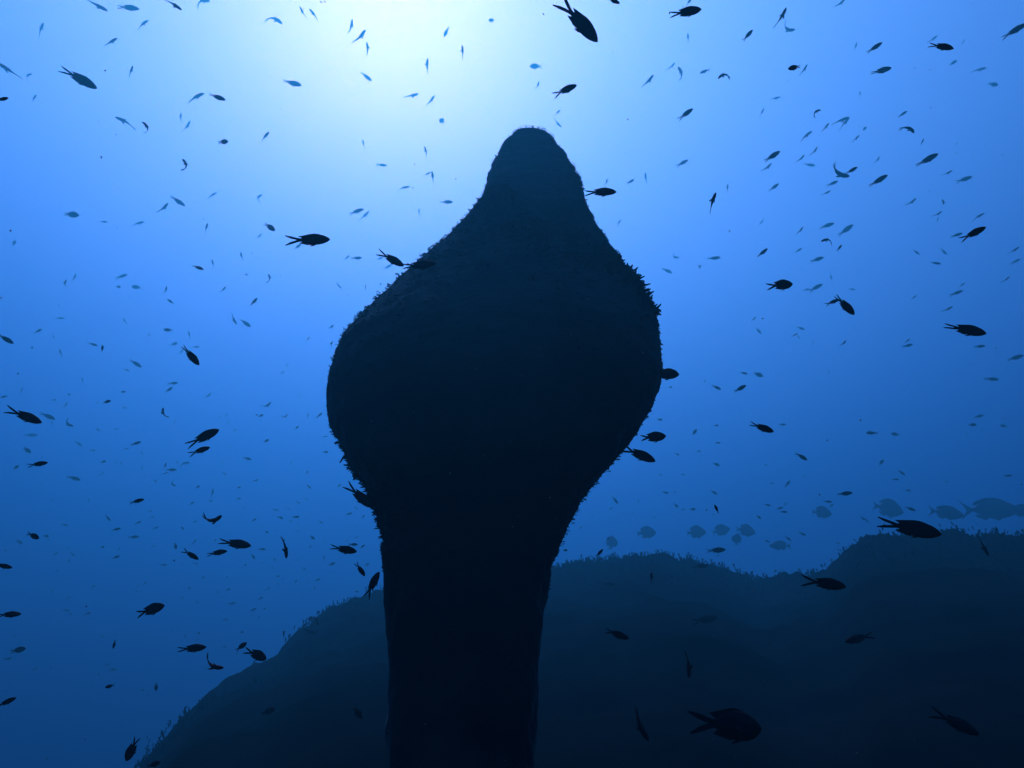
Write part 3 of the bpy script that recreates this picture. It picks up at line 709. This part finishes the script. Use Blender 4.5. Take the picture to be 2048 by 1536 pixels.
    (2015.1, 951.4, 16.4, 4, 's', 2, 'blue-grey damselfish swimming level, second fish above and ahead of the longest fish at the shelf'),
    (147, 956.3, 26.7, -16, 's', 2, 'blue-grey damselfish swimming level, first fish ahead of the small level black fish'),
    (1574.7, 968.2, 19, 52, 's', 2, 'blue-grey damselfish climbing, first fish below and behind the slim nose-down reef fish'),
    (1427.8, 984.6, 16.8, -32, 's', 2, 'blue-grey damselfish nosing down, second fish below and behind the black fish over the saddle'),
    (423.8, 987, 20.5, 76, 'n', 2, 'blue-grey slim damselfish climbing, second fish below the smaller climbing twin'),
    (1689.3, 987.1, 29.9, 8, 's', 1, 'dark level fork-tailed damselfish above the gap in the bream school'),
    (718.4, 991.4, 74.2, -40, 's', 0, 'black damselfish nosing down into the spire where the bulge meets the stem'),
    (1230.1, 1000, 19.5, -52, 's', 2, 'blue-grey damselfish nosing down, first fish below and behind the long fish at the underside'),
    (1995.8, 1001.8, 22.6, -25, 's', 3, 'pale damselfish swimming level, second fish ahead of the longest fish at the shelf'),
    (273.4, 1002.4, 28, 18, 's', 0, 'little black damselfish swimming level among a swarm of faint specks of fish'),
    (1655.4, 1003.2, 17.5, -6, 's', 2, 'blue-grey damselfish swimming level, first fish below and ahead of the slim nose-down reef fish'),
    (1774.8, 1016.4, 60.3, -12, 'B', 4, 'hazy broad sea bream with its mouth lowered, just above where the reef shelf begins'),
    (1820.5, 1017.5, 20.5, -22, 's', 1.5, 'deep blue damselfish swimming level, first fish above the longest fish at the shelf'),
    (1433.3, 1018.2, 19.7, 110, 's', 0.5, 'tiny dark fish standing on its tail above the bream school'),
    (1978.6, 1018.9, 105.9, 2, 'L', 4, 'longest hazy sea bream, swimming over the reef shelf near the frame edge'),
    (2043.2, 1021.8, 43.8, 0, 'B', 4, 'hazy sea bream cut off by the frame edge behind the longest bream'),
    (1642.6, 1024.8, 40.9, -4, 'B', 4, 'hazy sea bream swimming alone above the gap in the reef'),
    (1891.7, 1025.5, 67.6, -8, 'L', 4, 'hazy oval sea bream between the broadest-mouthed one and the longest one'),
    (423.3, 1034.9, 40.1, -5, 'c', 0, 'black damselfish curled in a tight turn, ragged fins spread like a claw'),
    (1725.5, 1035.7, 17.5, -36, 'n', 2, 'blue-grey slim damselfish nosing down, first below and ahead of the dark fish above the bream'),
    (215.7, 1035.9, 16.1, -48, 's', 2, 'blue-grey damselfish nosing down, first fish below and behind the little level black fish'),
    (1817.9, 1055.4, 116.9, -12, 's', 0, 'longest black damselfish passing before the hazy reef shelf, tail prongs streaming behind'),
    (232.1, 1058.6, 17.4, 14, 's', 1.5, 'deep blue damselfish swimming level, second fish below and behind the little level black fish'),
    (1441, 1060.9, 38.7, 16, 'B', 4, 'hazy sea bream tilting up, middle of three close together over the reef crest'),
    (1490.7, 1060.9, 40.9, -10, 'B', 4, 'hazy sea bream last of three close together, farther from the spire'),
    (1391.3, 1064.6, 42.4, 6, 'B', 4, 'hazy sea bream leading three close ones over the reef crest, nearest the spire'),
    (1291.9, 1065.4, 42.2, 6, 'B', 4, 'hazy sea bream alone over the reef crest, between the spire and the school'),
    (1604.2, 1067.5, 16.1, -26, 's', 2, 'blue-grey damselfish nosing down, first fish above and behind the large fish across the saddle'),
    (66.3, 1071.5, 25.1, -25, 'f', 0.4, 'blurred stubby dark damselfish turning away near the edge, fins ruffled'),
    (267, 1074, 20.9, 5, 's', 2, 'blue-grey damselfish swimming level, second fish below the little level black fish'),
    (1575.7, 1076.6, 16.1, -40, 's', 2, 'blue-grey damselfish nosing down, second fish above and behind the large fish across the saddle'),
    (1473.5, 1079.2, 25.6, 80, 'Q', 4, 'round hazy sea bream seen head-on, under a row of three'),
    (38.4, 1083.7, 16.1, -32, 'f', 3, 'pale stubby damselfish nosing down, first fish below and behind the ruffled stubby fish'),
    (386.3, 1084.8, 17.4, 48, 'n', 3, 'pale slim damselfish climbing, first fish above the nose-down trio fish'),
    (1222.8, 1086.1, 30.6, 80, 'Q', 4, 'round hazy sea bream head-on beside the spire, just above the reef crest'),
    (470, 1086.9, 64.2, -8, 's', 0, 'largest of a loose trio of black damselfish, swimming level over the reef slope'),
    (705.7, 1089, 20.2, 2, 's', 1, 'dark damselfish swimming level, first fish above and ahead of the level fish beside the stem'),
    (1561.5, 1091.2, 45.7, 177, 'L', 4, 'hazy sea bream facing the spire, lowest of the school over the saddle'),
    (1966.5, 1091.2, 43.1, -72, 'n', 0.6, 'slim dark blurred fish hanging head down before the hazy reef shelf'),
    (568.8, 1094.2, 46.8, -72, 'n', 0, "slim black fish hanging head down in blue water beside the spire's stem"),
    (523.4, 1098.4, 16.7, 0, 's', 2, 'blue-grey damselfish swimming level, first fish ahead of the largest of the trio'),
    (687.2, 1098.4, 55.1, -10, 's', 0, "black damselfish swimming level and close beside the spire's stem"),
    (1432.2, 1100.4, 38.3, 5, 's', 1, 'dark fork-tailed damselfish swimming level just above the reef crest'),
    (433.8, 1105.7, 39.8, 12, 's', 0, 'small black damselfish tilting slightly up, middle fish of a loose trio'),
    (1198.5, 1106.4, 22.3, 46, 's', 0.5, "tiny dark fish tilting up over the reef crest next to the spire's stem"),
    (381.1, 1109.2, 37.7, -30, 's', 0, 'black damselfish nosing down, the only nose-down one of a loose trio'),
    (231.4, 1114.5, 15.4, 24, 's', 1.5, 'deep blue damselfish swimming level, third fish above and behind the plump tilting fish'),
    (326.3, 1129.8, 15.7, 0, 's', 3, 'pale damselfish swimming level, first fish behind the nose-down trio fish'),
    (5.6, 1131.6, 34.2, -12, 's', 0, 'black damselfish head poking in at the frame edge beneath the ruffled stubby fish'),
    (1400.4, 1132.5, 32.1, 6, 's', 1, 'dark damselfish swimming level, first fish below and behind the dark fish above the crest'),
    (720.4, 1138.5, 34.2, -52, 's', 0, 'short black damselfish diving until it meets a climbing one beside the stem'),
    (1302.7, 1156.5, 24.8, 86, 'n', 0.5, 'tiny slim dark fish upright before the hazy reef beyond the spire'),
    (1647.2, 1166.5, 85.3, -8, 's', 0, 'large black damselfish swimming level across the hazy saddle of the reef'),
    (1217.3, 1168.2, 25.8, 0, 's', 1, 'dark damselfish swimming level, first fish below the tiny fish over the crest'),
    (744.8, 1169.9, 58.6, 66, 's', 0, "black damselfish climbing steeply against the spire's stem, forked tail lowest"),
    (463.4, 1206.9, 17.4, 8, 's', 3, 'pale damselfish swimming level, third fish above the stubby fish off the slope'),
    (300.5, 1219.8, 53, 22, 'f', 0, 'plump black damselfish tilting upward alone in deep blue off the reef slope'),
    (1392.5, 1223.6, 28.2, -4, 's', 1, 'dark damselfish swimming level, first fish above and behind the dim brownish reef fish'),
    (174.5, 1227.5, 15.4, 26, 's', 2.5, 'pale damselfish climbing, second fish behind the plump tilting fish'),
    (17.4, 1229.3, 43.6, 6, 's', 0, 'black damselfish swimming level into frame, its tail cut off by the edge'),
    (1409.1, 1239.3, 53, 12, 's', 0.8, 'dim brownish damselfish swimming level, barely visible on the shadowed reef'),
    (628.1, 1240.8, 25.8, -30, 'c', 1, 'dark curled damselfish, second fish above and ahead of the fish on the slope outline'),
    (619.4, 1262.8, 26.5, -15, 's', 1, 'dark damselfish swimming level, first fish above and ahead of the fish on the slope outline'),
    (1234.4, 1268.7, 49.6, -18, 's', 0.3, 'dark damselfish with one raised tail prong on the shadowed reef near the stem'),
    (1718.4, 1276.6, 58, 193, 's', 0.4, 'dim dark damselfish facing the spire in front of the shadowed reef'),
    (656, 1286.1, 16.1, 0, 's', 2, 'blue-grey damselfish swimming level, first fish ahead of the fish on the slope outline'),
    (228.6, 1287.9, 18.1, -95, 's', 0.7, 'tiny dark fish pointing straight down in deep blue water'),
    (482.6, 1293.1, 25.1, 42, 'f', 0.3, 'stubby black damselfish turned half away, beside a larger one on the slope outline'),
    (383.9, 1296.6, 54.4, 6, 's', 0, 'black damselfish swimming level off the reef slope, lower tail prong drooping'),
    (35.9, 1300.1, 27.2, 16, 'f', 1, 'dark stubby damselfish swimming level, second fish below the tail-cut edge fish'),
    (511.2, 1308.8, 48.9, -20, 'f', 0, 'black damselfish nosing down directly over the outline of the reef slope'),
    (426.4, 1324.5, 43.6, -40, 'c', 0, 'black damselfish doubled over in a sharp turn just off the reef slope'),
    (1374.7, 1327.1, 55.5, -86, 'n', 0.4, 'faint slim fish hanging head down in the reef shadow, well above the biggest fish'),
    (415.3, 1336.7, 18.8, 0, 'n', 3, 'pale slim damselfish swimming level, second below and ahead of the level fish off the slope'),
    (1297.3, 1355.3, 21.5, -60, 's', 1, 'dark damselfish nosing down, first fish below and ahead of the reef fish near the stem'),
    (219.8, 1372.3, 17.4, 195, 'f', 0.5, 'small ragged dark fish facing the frame edge in deep blue water'),
    (312.3, 1373.4, 16.1, -80, 'f', 1, 'dark stubby damselfish nosing down, first fish below and behind the level fish off the slope'),
    (11.2, 1404.8, 37.7, 30, 's', 0, 'black damselfish tilting up, lowest of those cut by the frame edge'),
    (535.6, 1422.9, 30, 24, 'f', 0.6, 'dim damselfish tilting up in front of the dark reef slope'),
    (715.2, 1425.7, 29.3, -48, 'f', 0.4, 'nearly invisible damselfish nosing down in reef shadow beside the stem'),
    (1908.9, 1445.1, 90.3, -28, 's', 0.1, "long nearly black fish slanting down in the corner's reef shadow"),
    (1282, 1447.2, 68.3, -72, 'n', 0.1, 'nearly black slim fish hanging head down between the stem and the biggest fish'),
    (1452.6, 1449.3, 142.9, -4, 'f', 0, 'biggest fish of all, a blurred black deep-bodied damselfish over the darkest reef'),
    (263.5, 1498.3, 45.4, -105, 'f', 0, 'black damselfish pointing straight down at the foot of the reef slope'),
    (307.1, 1528.7, 25.8, 20, 'f', 0.2, 'dark fish cut off by the bottom edge at the foot of the slope'),
]
SWARM = [
    (593.2, 1431, 15.4, -20, 'f', 1), (2046.3, 49.2, 15.3, 20, 's', 1), (1944.6, 849.5, 15.3, 0, 'f', 2), (1564.8, 849.1, 15.3, 0, 's', 2), (1567.3, 1023.7, 15.3, -4, 's', 1.5), (204.4, 697.5, 15, 82, 's', 1),
    (41.7, 782, 15, 65, 'n', 3), (213.6, 803.5, 15, 20, 'f', 1), (1906.3, 125.8, 14.9, 40, 'f', 3), (1844.4, 284.4, 14.9, 75, 'n', 2), (1389.1, 864.5, 14.8, 52, 'f', 2), (1330.5, 985.2, 14.8, -10, 's', 2),
    (506, 1112.4, 14.7, -52, 's', 2), (591.5, 1033.8, 14.7, 2, 's', 1.5), (648.4, 1117.6, 14.7, 105, 'n', 3), (663.7, 1128.1, 14.7, 22, 'f', 2), (533.9, 1177.3, 14.7, 26, 'n', 3), (506, 1219.8, 14.7, 30, 's', 2),
    (15.7, 1317.5, 14.7, 12, 's', 2), (697.4, 1027.9, 14.7, 16, 's', 2), (1432.6, 928.7, 14.6, -22, 'f', 2), (1762.7, 925.1, 14.6, 55, 'f', 2), (1534.5, 1009.8, 14.6, -12, 's', 2), (1827, 595.7, 14.5, 45, 'n', 2),
    (759.9, 517.1, 14.4, 22, 's', 3), (347.9, 688, 14.4, 20, 'f', 3), (6.2, 793.9, 14.4, 14, 's', 2), (201.6, 947.7, 14.4, 36, 'n', 3), (346.9, 966.5, 14.4, -65, 'c', 2), (510.3, 961.4, 14.4, 18, 'n', 2),
    (275.7, 1045.4, 14, 26, 's', 2), (560.1, 1034.9, 14, -16, 's', 2), (130.9, 1220.5, 14, 0, 's', 3), (450.2, 1239, 14, 0, 's', 4), (225.1, 1339.2, 14, 5, 'f', 3), (213.6, 1329.1, 14, 12, 'n', 4),
    (1874.6, 440.5, 13.9, 80, 'n', 3), (1611.9, 579.6, 13.9, 20, 's', 3), (1506.7, 638.5, 13.9, 45, 'n', 2), (2007.8, 852, 13.9, 170, 'f', 3), (1790.5, 958.7, 13.9, -3, 's', 2), (1559.3, 1016.4, 13.9, 16, 's', 2),
    (28, 486.3, 13.7, 60, 'f', 4), (693.8, 515.4, 13.7, 40, 's', 3), (982.8, 41.7, 13.7, 90, 'h', 3), (569, 831.5, 13.7, 20, 'c', 2), (648.3, 872.5, 13.7, 0, 'n', 2), (550.9, 1019.5, 13.7, -15, 's', 3),
    (310.6, 1055.8, 13.3, 18, 's', 3), (351, 1091.8, 13.3, -75, 'f', 1.5), (624.6, 1075, 13.3, -36, 'f', 2), (129.1, 1049.6, 13.3, -6, 's', 3), (133.3, 1197.2, 13.3, 22, 'n', 3), (1662.3, 1011.6, 13.1, 40, 's', 3),
    (884.3, 242, 13, 135, 'h', 3), (1238.4, 446, 13, 70, 'c', 3), (31.8, 935.1, 13, 50, 'f', 2), (617.2, 972.7, 13, -42, 's', 2), (1522.7, 444.5, 12.8, 52, 's', 3), (1703.9, 578.3, 12.8, -10, 's', 3),
    (1596.9, 672.5, 12.8, -65, 'n', 3), (1719.7, 189.2, 12.7, 95, 'n', 3), (304.6, 1093.5, 12.6, 32, 'n', 3), (1352, 1010.9, 12.5, -40, 'f', 2), (1385.2, 1018.4, 12.5, 0, 'f', 2), (1435.1, 885.6, 12.4, -6, 's', 2),
    (663, 653.8, 12.3, 40, 's', 2), (252.9, 739.9, 12.3, -20, 's', 3), (240.9, 928.9, 12.3, 65, 'n', 3), (390.8, 1126.7, 11.9, -16, 's', 3), (635.1, 1159.8, 11.9, 26, 's', 2), (520.6, 1197.2, 11.9, 32, 's', 2),
    (69.8, 1338.5, 11.9, 32, 's', 3), (724.9, 1093.2, 11.9, 42, 's', 1), (733.6, 1129.8, 11.9, 36, 'f', 3), (730.9, 574.2, 11.7, 85, 'n', 2), (1319.5, 839.1, 11.7, -5, 'f', 2), (1353.9, 908.2, 11.7, -20, 's', 2),
    (1517.3, 1033.9, 11.7, -38, 'f', 2), (1533.7, 1082.1, 11.7, -22, 's', 2), (663.7, 689, 11.6, 85, 'c', 1), (521.2, 831.5, 11.6, 25, 'f', 2), (615.9, 832.2, 11.6, 80, 'n', 2), (231.4, 858.2, 11.6, 22, 'n', 3),
    (532.5, 881.7, 11.6, 22, 'f', 2), (184.6, 900.5, 11.6, 0, 's', 3), (251.2, 897.5, 11.6, 12, 'n', 3), (206.1, 923.8, 11.6, 22, 'f', 2), (651.1, 904, 11.6, 0, 'f', 2), (420.4, 1001.4, 11.6, -10, 's', 3),
    (383.5, 1006.8, 11.6, 32, 's', 2), (110.6, 1108.2, 11.2, 42, 's', 3), (144.8, 1108.2, 11.2, -42, 's', 3), (507.7, 1040.1, 11.2, 32, 's', 2), (590.8, 1164, 11.2, 60, 'n', 2), (393.6, 1203.1, 11.2, -32, 'n', 4),
    (139.6, 1226.8, 11.2, -32, 'n', 4), (1434.4, 1110.6, 11, 0, 'n', 2), (1925.5, 84.9, 10.9, 70, 'n', 4), (107, 674.3, 10.9, 100, 'n', 4), (104.2, 847.9, 10.9, 95, 'n', 4), (283.7, 937.5, 10.9, 80, 'n', 3),
    (310.3, 961.4, 10.9, -40, 's', 4), (581, 927.2, 10.9, 52, 'n', 3), (677.7, 971.6, 10.9, 42, 's', 2), (1728.6, 257.7, 10.5, 50, 'f', 3), (91.8, 1072.2, 10.5, 0, 'h', 2), (303.6, 1034.2, 10.5, 0, 's', 3),
    (389.1, 1043.6, 10.5, 26, 's', 3), (641.4, 1044.3, 10.5, -20, 's', 2), (607.2, 1137.1, 10.5, -20, 's', 3), (112.4, 1142.4, 10.5, 22, 'n', 4), (186, 1173.4, 10.5, 42, 's', 3), (272.2, 1182.5, 10.5, 0, 'n', 3),
    (628.1, 1176.9, 10.5, 60, 'n', 2), (204.8, 1272.2, 10.5, -42, 'n', 4), (447.7, 1294.2, 10.5, 16, 'n', 2), (246.1, 783.7, 10.3, 0, 'f', 2), (248.8, 815.1, 10.3, -25, 's', 4), (456.3, 844.5, 10.3, 80, 'n', 3),
    (348.6, 845.9, 10.3, 70, 'n', 3), (195.5, 858.9, 10.3, -40, 's', 3), (80.3, 969.2, 10.3, 40, 'n', 4), (444, 926.5, 10.3, 32, 'n', 4), (448.4, 946.7, 10.3, -32, 's', 3), (476.8, 997.3, 10.3, 0, 'f', 3),
    (595.7, 1004.8, 10.3, -32, 's', 3), (575.9, 1016.7, 10.3, -32, 'n', 4), (1715.4, 542.2, 10.2, -65, 'n', 4), (1626.3, 688.5, 10.2, 80, 'n', 3), (1396.9, 902.3, 10.2, 0, 's', 2), (1365.6, 1018.8, 10.2, 0, 'n', 2),
    (1307, 1033.2, 10.2, -30, 'n', 3), (1815.7, 980.9, 10.2, 0, 'f', 2), (456.1, 1179, 9.8, 26, 's', 2), (711.7, 1015, 9.8, -45, 's', 3), (1130.4, 1100.5, 9.8, 0, 'f', 1), (616.2, 677.7, 9.6, 52, 's', 2),
    (165.1, 760.4, 9.6, 100, 's', 3), (564.6, 745.4, 9.6, 50, 's', 3), (545.1, 759.7, 9.6, 60, 'n', 4), (593.6, 855.4, 9.6, 45, 'f', 2), (469.9, 860.6, 9.6, 20, 's', 4), (299, 1022.2, 9.6, 0, 's', 3),
    (1432.6, 850.9, 9.5, 5, 'f', 2), (1892.4, 963.4, 9.5, -10, 's', 4), (1544, 966.3, 9.5, -10, 's', 3), (1277, 1003.1, 9.4, 90, 'n', 2), (1161.3, 1056.6, 9.4, 45, 'c', 2), (533.2, 1063.9, 9.1, -20, 'f', 2),
    (548.9, 1118.6, 9.1, -60, 's', 3), (364, 1128.1, 9.1, 40, 'n', 3), (544.4, 1134.3, 9.1, -52, 'n', 4), (554.8, 1152.5, 9.1, 0, 'f', 3), (289.6, 1166.5, 9.1, 46, 's', 2.5), (434.4, 1184.9, 9.1, 50, 'n', 3),
    (554.8, 1169.2, 9.1, 50, 'n', 3), (364, 1194.4, 9.1, -40, 's', 4), (393.6, 1279.2, 9.1, 32, 'n', 3), (692.5, 1081, 9.1, 0, 'n', 3), (236.5, 573.5, 8.9, 0, 'h', 3), (283.7, 905.7, 8.9, -60, 's', 3),
    (354.8, 924.5, 8.9, -50, 's', 3), (395.4, 973.7, 8.9, 30, 'f', 2), (477.4, 975.1, 8.9, 20, 'f', 2), (611.8, 997.9, 8.9, -20, 's', 3), (1734.6, 1042.7, 8.8, -20, 's', 2), (1676.2, 1086.5, 8.8, 0, 'f', 3),
    (1221.1, 1017.6, 8.6, 30, 's', 2), (1264.1, 1027.3, 8.6, 0, 'n', 3), (364.7, 1055.8, 8.4, -50, 'f', 2), (430.3, 1081, 8.4, 60, 's', 2), (137.8, 1122.1, 8.4, 90, 's', 3), (617.7, 1183.9, 8.4, 30, 'n', 4),
    (516.5, 1236.2, 8.4, 52, 'n', 2), (652.5, 1220.9, 8.4, -32, 's', 2), (855.6, 0, 8.2, 90, 'n', 3), (298, 670.2, 8.2, 60, 's', 3), (452.2, 830.8, 8.2, 60, 's', 4), (176.7, 1001.4, 8.2, 90, 's', 3),
    (103.6, 1001.4, 8.2, 90, 's', 4), (488.7, 1015, 8.2, 32, 'n', 4), (1408.8, 763.3, 8, 80, 'c', 2), (1570.3, 1008.3, 8, 52, 's', 2), (1552, 1052.2, 8, -12, 's', 4), (1399.5, 533.5, 8, 90, 'h', 3.5),
    (1341, 774.2, 7.8, 0, 'f', 2), (1320.7, 949.2, 7.8, -20, 's', 2), (1365.6, 949.2, 7.8, 0, 's', 2), (238, 1098.8, 7.7, 80, 's', 4), (521, 1055.8, 7.7, 60, 'n', 3), (581, 1041.9, 7.7, 20, 's', 3),
    (620.1, 1093.5, 7.7, 42, 's', 2), (405.8, 1155.3, 7.7, 30, 'f', 3), (104.7, 1183.2, 7.7, 90, 's', 4), (397.1, 1266.3, 7.7, 20, 'f', 2), (483.3, 1264.2, 7.7, 0, 'f', 2), (472.1, 1307.1, 7.7, 0, 'n', 2),
    (27.2, 1270.4, 7.7, 0, 's', 4), (712.4, 1075, 7.7, 26, 's', 2), (713.4, 1183.2, 7.7, 0, 'f', 2), (492.1, 548.9, 7.5, 0, 'h', 3), (63.9, 694.8, 7.5, 0, 'h', 4), (574.2, 730.7, 7.5, 50, 's', 3),
    (83.7, 915.2, 7.5, 90, 's', 4), (460.4, 895.8, 7.5, 50, 'n', 4), (614.1, 945, 7.5, 60, 'f', 2), (1426, 1029.1, 7.3, 0, 's', 3), (1354.8, 1027.3, 7.3, 0, 'n', 3), (410, 1076.1, 7, 40, 'n', 3),
    (136.1, 1096.7, 7, 0, 's', 4), (549.6, 1061.1, 7, 60, 'n', 3), (596, 1048.9, 7, 50, 's', 3), (453.6, 1155.3, 7, 50, 's', 3), (275.7, 1171.7, 7, 60, 's', 4), (153.5, 1408.3, 7, 0, 's', 4),
    (726.3, 1033.2, 7, 45, 'f', 1.5), (711.7, 1054.8, 7, 70, 'n', 3), (108.3, 799.7, 6.8, 0, 'h', 3), (644.2, 760.4, 6.8, 90, 'n', 3), (598.1, 789.5, 6.8, 45, 's', 3), (230.7, 924.5, 6.8, 80, 's', 3),
    (290.5, 951.1, 6.8, 70, 'n', 3), (257, 986, 6.8, 80, 'n', 3), (1349.2, 984.4, 6.6, 60, 's', 2), (205.2, 1094.2, 6.3, 0, 'h', 2), (649.8, 1086.2, 6.3, 32, 's', 3), (490.3, 1130.2, 6.3, 50, 'f', 2),
    (313.4, 1126.3, 6.3, 60, 'n', 4), (593.2, 1120.4, 6.3, 45, 's', 3), (565.3, 1157, 6.3, 40, 's', 3), (378.6, 1176.9, 6.3, 60, 'f', 2), (500.8, 1156, 6.3, 80, 'n', 4), (343.7, 1261.7, 6.3, 70, 'n', 4),
    (355.9, 1256.5, 6.3, 50, 'n', 4), (284.4, 1380.4, 6.3, 0, 'h', 3), (132.6, 1436.2, 6.3, 0, 's', 4), (137.7, 788.8, 6.2, 0, 'h', 3), (587.1, 936.8, 5.8, 40, 's', 3), (1657.9, 743.5, 5.8, 60, 'f', 3),
    (1531.2, 929.8, 5.8, 0, 'h', 3), (1608.6, 952.4, 5.8, 0, 'h', 4), (523.4, 1125.6, 5.6, 0, 's', 3), (528.7, 1217, 5.6, 0, 'f', 2), (592.5, 1061.8, 4.9, 0, 'h', 3),
]
for i, (fx, fy, px, ang, kind, tone, label) in enumerate(FISH):
    me, M4 = fish_matrix(fx, fy, px, ang, kind, tone, i)
    nm = "sea_bream" if kind in 'BQL' else "damselfish"
    o = bpy.data.objects.new(nm, me)
    col.objects.link(o)
    o.matrix_world = M4
    tag(o, label, "fish", "sea bream gathered over the reef crest" if kind in 'BQL' else "damselfish hovering in the open water")
# the smallest and faintest of the swarm, past the three hundred largest
vv, ff, n0 = [], [], 0
for i, (fx, fy, px, ang, kind, tone) in enumerate(SWARM):
    me, M4 = fish_matrix(fx, fy, px, ang, kind, tone, 5000 + i)
    co = np.empty(len(me.vertices) * 3, np.float32); me.vertices.foreach_get("co", co)
    co = co.reshape(-1, 3) @ np.array(M4.to_3x3()).T + np.array(M4.translation)
    vv.append(co); ff += [tuple(k + n0 for k in p.vertices) for p in me.polygons]; n0 += len(co)
swarm = link("distant_fish", mesh_of("distant_fish", np.vstack(vv), ff), M_fish, None)
tag(swarm, "faint far swarm of tiny damselfish scattered through the blue water", "fish", "damselfish hovering in the open water", kind="stuff")
# drifting specks of plankton
V, Q = [], []
for _ in range(300):
    v = ray(rnd.uniform(-200, 2250), rnd.uniform(-150, 1650))
    p = v * rnd.uniform(.35, 1.25) ; r = rnd.choice((.0002, .0003, .0003, .0005)) * p.length * 1.6
    k = len(V)
    e = [Vector((rnd.gauss(0, 1), rnd.gauss(0, 1), rnd.gauss(0, 1))).normalized() for _ in range(4)]
    a = e[0]; b = a.orthogonal().normalized(); c = a.cross(b)
    for s1_ in (-1, 1):
        for u, w in ((1, 1), (-1, 1), (-1, -1), (1, -1)):
            V.append(p + (a * s1_ * rnd.uniform(.6, 1.6) + b * u * .7 + c * w * .7) * r)
    Q += [(k, k + 1, k + 2, k + 3), (k + 7, k + 6, k + 5, k + 4)] + [(k + j, k + 4 + j, k + 4 + (j + 1) % 4, k + (j + 1) % 4) for j in range(4)]
tag(link("plankton", quad_mesh("plankton", [tuple(v) for v in V], Q), M_speck), kind="stuff")
